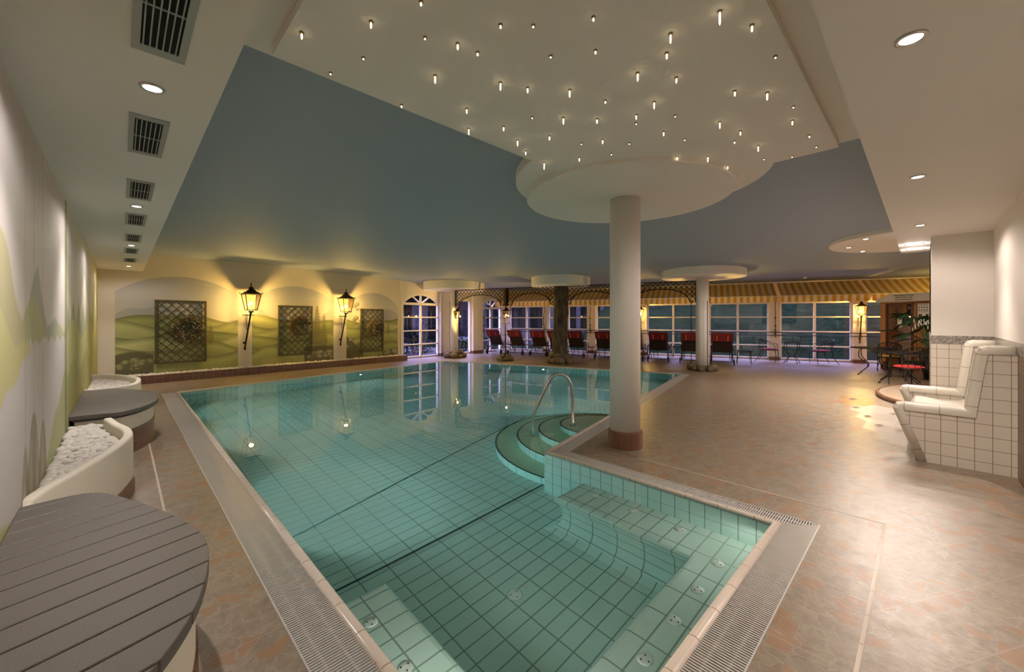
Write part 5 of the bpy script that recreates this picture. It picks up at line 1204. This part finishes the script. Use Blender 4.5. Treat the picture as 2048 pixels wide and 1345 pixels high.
def make_jet(r=0.042):
    t = thing('water_jet', 'x', 'water jet'); MB().lathe([(0.0, 0.006), (r*0.8, 0.006), (r, 0.0)], 24).build('plate', M['frame'], t); mb = MB()
    for k in range(3): a = 2*PI*k/3+0.4; mb.lathe([(0.0, 0.0085), (0.0045, 0.0085), (0.0045, 0.006)], 8, (r*0.55*math.cos(a), r*0.55*math.sin(a), 0))
    mb.build('screws', M['dark'], t); return t
j0 = make_jet(); i = 0
for x, y, lab in ((1.05, 2.27, 'rear round massage jet on the left underwater ledge'), (1.05, 1.87, 'front round massage jet on the left underwater ledge'), (3.30, 2.24, 'faint farthest massage jet on the right underwater ledge'), (3.30, 1.83, 'second farthest massage jet on the right underwater ledge'), (3.29, 1.40, 'massage jet on the right ledge near its inner corner'), (3.05, 1.03, 'rightmost massage jet on the near underwater ledge'), (2.69, 1.03, 'second massage jet from the right on the near ledge'), (2.34, 1.03, 'third massage jet from the right on the near ledge'), (1.98, 1.03, 'nearest massage jet on the near ledge, at the bottom of the photo')):
    o = j0 if i == 0 else copy_tree(j0); i += 1; o.location = (x, y, -0.5); tag(o, lab, 'water jet', 'round massage jets in the underwater ledge')
t = make_jet(0.06); t.name = 'floor_drain'; t.location = (2.15, 2.18, -1.1); tag(t, 'round white drain in the pool floor between the underwater ledges', 'drain')
lab = ['left pool wall, nearest', 'left pool wall, middle', 'left pool wall, far end', 'pool wall beside the round steps', 'pool wall at the far right corner', 'far pool wall under the painted wall', 'far pool wall under the loungers']
l0 = None
for (p, dvec), s_ in zip(POOL_LAMPS, lab):
    dd = Vector((round(dvec[0]), round(dvec[1]), 0)).normalized() if True else None
    if l0 is None:
        l0 = thing('pool_lamp', 'x', 'pool lamp'); mb = MB(); mb.lathe([(0.10, 0.0), (0.095, 0.018), (0.075, 0.022)], 28); mb.build('ring', M['steel'], l0, fix=False); MB().lathe([(0.0, 0.012), (0.078, 0.012)], 24).build('lens', M['plens'], l0, fix=False); o = l0
    else: o = copy_tree(l0)
    o.location = Vector(p)-Vector((dvec[0], dvec[1], 0)).normalized()*0.012; o.rotation_euler = Vector((dvec[0], dvec[1], 0)).to_track_quat('Z', 'Y').to_euler(); tag(o, 'round underwater lamp in the '+s_, 'pool lamp', 'underwater lamps in the pool walls')

# ================================================================== OUTSIDE
mb = MB()
def bank(u, v):
    s_ = -16+30*u; n_ = 18.1+14*v; t_ = max(0, min(1, (s_+7.0)/2.0)); rise = max(0, n_-18.5)*0.62*t_*t_*(3-2*t_)
    return tuple(NS(n_, s_, -0.02+min(rise, 6.0)+0.06*math.sin(s_*2.1+n_)*t_))
mb.grid(bank, 60, 30); struct(mb, 'garden_bank', M['lawn'])
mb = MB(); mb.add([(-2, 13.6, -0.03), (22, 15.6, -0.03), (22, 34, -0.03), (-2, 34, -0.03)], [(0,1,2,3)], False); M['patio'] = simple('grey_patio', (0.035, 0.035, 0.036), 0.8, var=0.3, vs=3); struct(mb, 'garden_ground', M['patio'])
def bush(loc, r, h, lab, n=420, seed=1):
    random.seed(seed); mb = MB()
    for i in range(n):
        a = random.uniform(0, 2*PI); ph = math.acos(random.uniform(-0.2, 1)); R = r*random.uniform(0.55, 1.0); c = Vector((R*math.sin(ph)*math.cos(a), R*math.sin(ph)*math.sin(a), h*0.08+h*math.cos(ph)*random.uniform(0.5, 1.0)*0.92)); c.z = max(0.05, c.z)
        d = Vector((random.gauss(0,1), random.gauss(0,1), random.gauss(0.3,1))).normalized(); s_ = d.cross(Vector((0.3,0.2,1))).normalized()*0.03; mb.add([c, c+d*0.05+s_, c+d*0.11, c+d*0.05-s_], [(0,1,2,3)], False)
    t = thing('garden_bush', lab, 'bush', loc, 0, 'bushes in the garden outside'); mb.build('foliage', M['leafout'], t, fix=False)
    st_ = MB()
    for k in range(5): a = 2*PI*k/5; st_.tube([(0, 0, 0), (0.2*r*math.cos(a), 0.2*r*math.sin(a), h*0.3), (0.5*r*math.cos(a), 0.5*r*math.sin(a), h*0.7)], 0.012, 5)
    st_.build('stems', M['twig'], t, fix=False); return t
bush((9.0, 15.2, 0), 0.55, 1.0, 'leafy bush outside the glass door, on the left', seed=2)
bush((11.3, 15.2, 0), 0.50, 1.1, 'bush outside the glass door beside the far pier', seed=3)
bush((10.2, 16.5, 0), 0.55, 1.7, 'tall bush outside the glass door', seed=4); bush((13.4, 15.7, 0), 0.5, 0.7, 'low bush outside the far arched window', seed=6)
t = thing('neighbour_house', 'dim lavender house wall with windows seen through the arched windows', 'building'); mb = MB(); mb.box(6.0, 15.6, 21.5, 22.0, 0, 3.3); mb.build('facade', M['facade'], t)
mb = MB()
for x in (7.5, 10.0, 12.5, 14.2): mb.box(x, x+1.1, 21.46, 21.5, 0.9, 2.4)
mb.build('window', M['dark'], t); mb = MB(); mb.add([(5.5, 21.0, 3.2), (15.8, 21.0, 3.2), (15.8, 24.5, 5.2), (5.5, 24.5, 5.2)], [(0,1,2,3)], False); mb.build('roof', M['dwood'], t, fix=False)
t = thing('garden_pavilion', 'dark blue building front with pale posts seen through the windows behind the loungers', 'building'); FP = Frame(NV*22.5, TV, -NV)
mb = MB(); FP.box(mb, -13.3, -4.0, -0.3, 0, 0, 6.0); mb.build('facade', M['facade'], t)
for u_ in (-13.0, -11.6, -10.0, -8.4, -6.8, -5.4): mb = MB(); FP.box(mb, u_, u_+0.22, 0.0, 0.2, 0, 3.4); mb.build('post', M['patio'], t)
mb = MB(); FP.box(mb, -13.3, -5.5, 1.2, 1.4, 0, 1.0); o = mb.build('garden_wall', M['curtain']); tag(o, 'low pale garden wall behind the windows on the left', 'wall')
t = thing('garden_parasol', 'closed pale parasol standing outside the first arched window', 'parasol', (8.45, 15.9, 0)); MB().lathe([(0.16, 0.75), (0.13, 1.1), (0.05, 1.85), (0.02, 2.0)], 10).build('cloth', M['curtain'], t); MB().tube([(0,0,0),(0,0,0.9)], 0.02, 6).build('pole', M['frame'], t)
t = thing('garden_chair', 'white garden chair outside the first arched window', 'chair', (9.1, 16.2, 0), 0.5); mb = MB(); mb.box(-0.25, 0.25, -0.25, 0.25, 0.40, 0.44); mb.build('seat', M['frame'], t); mb = MB(); mb.box(-0.25, 0.25, 0.22, 0.26, 0.44, 0.92); mb.build('backrest', M['frame'], t)
for i, j in ((-1,-1),(1,-1),(1,1),(-1,1)): MB().box(0.23*i-0.02, 0.23*i+0.02, 0.23*j-0.02, 0.23*j+0.02, 0, 0.40).build('leg', M['frame'], t)

for o in bpy.data.objects:
    if o.name.split('.')[0] in ('dried_flowers', 'climbing_plant', 'pebbles', 'leaves', 'twig_ring', 'blossoms', 'foliage') and o.parent: o['kind'] = 'stuff'

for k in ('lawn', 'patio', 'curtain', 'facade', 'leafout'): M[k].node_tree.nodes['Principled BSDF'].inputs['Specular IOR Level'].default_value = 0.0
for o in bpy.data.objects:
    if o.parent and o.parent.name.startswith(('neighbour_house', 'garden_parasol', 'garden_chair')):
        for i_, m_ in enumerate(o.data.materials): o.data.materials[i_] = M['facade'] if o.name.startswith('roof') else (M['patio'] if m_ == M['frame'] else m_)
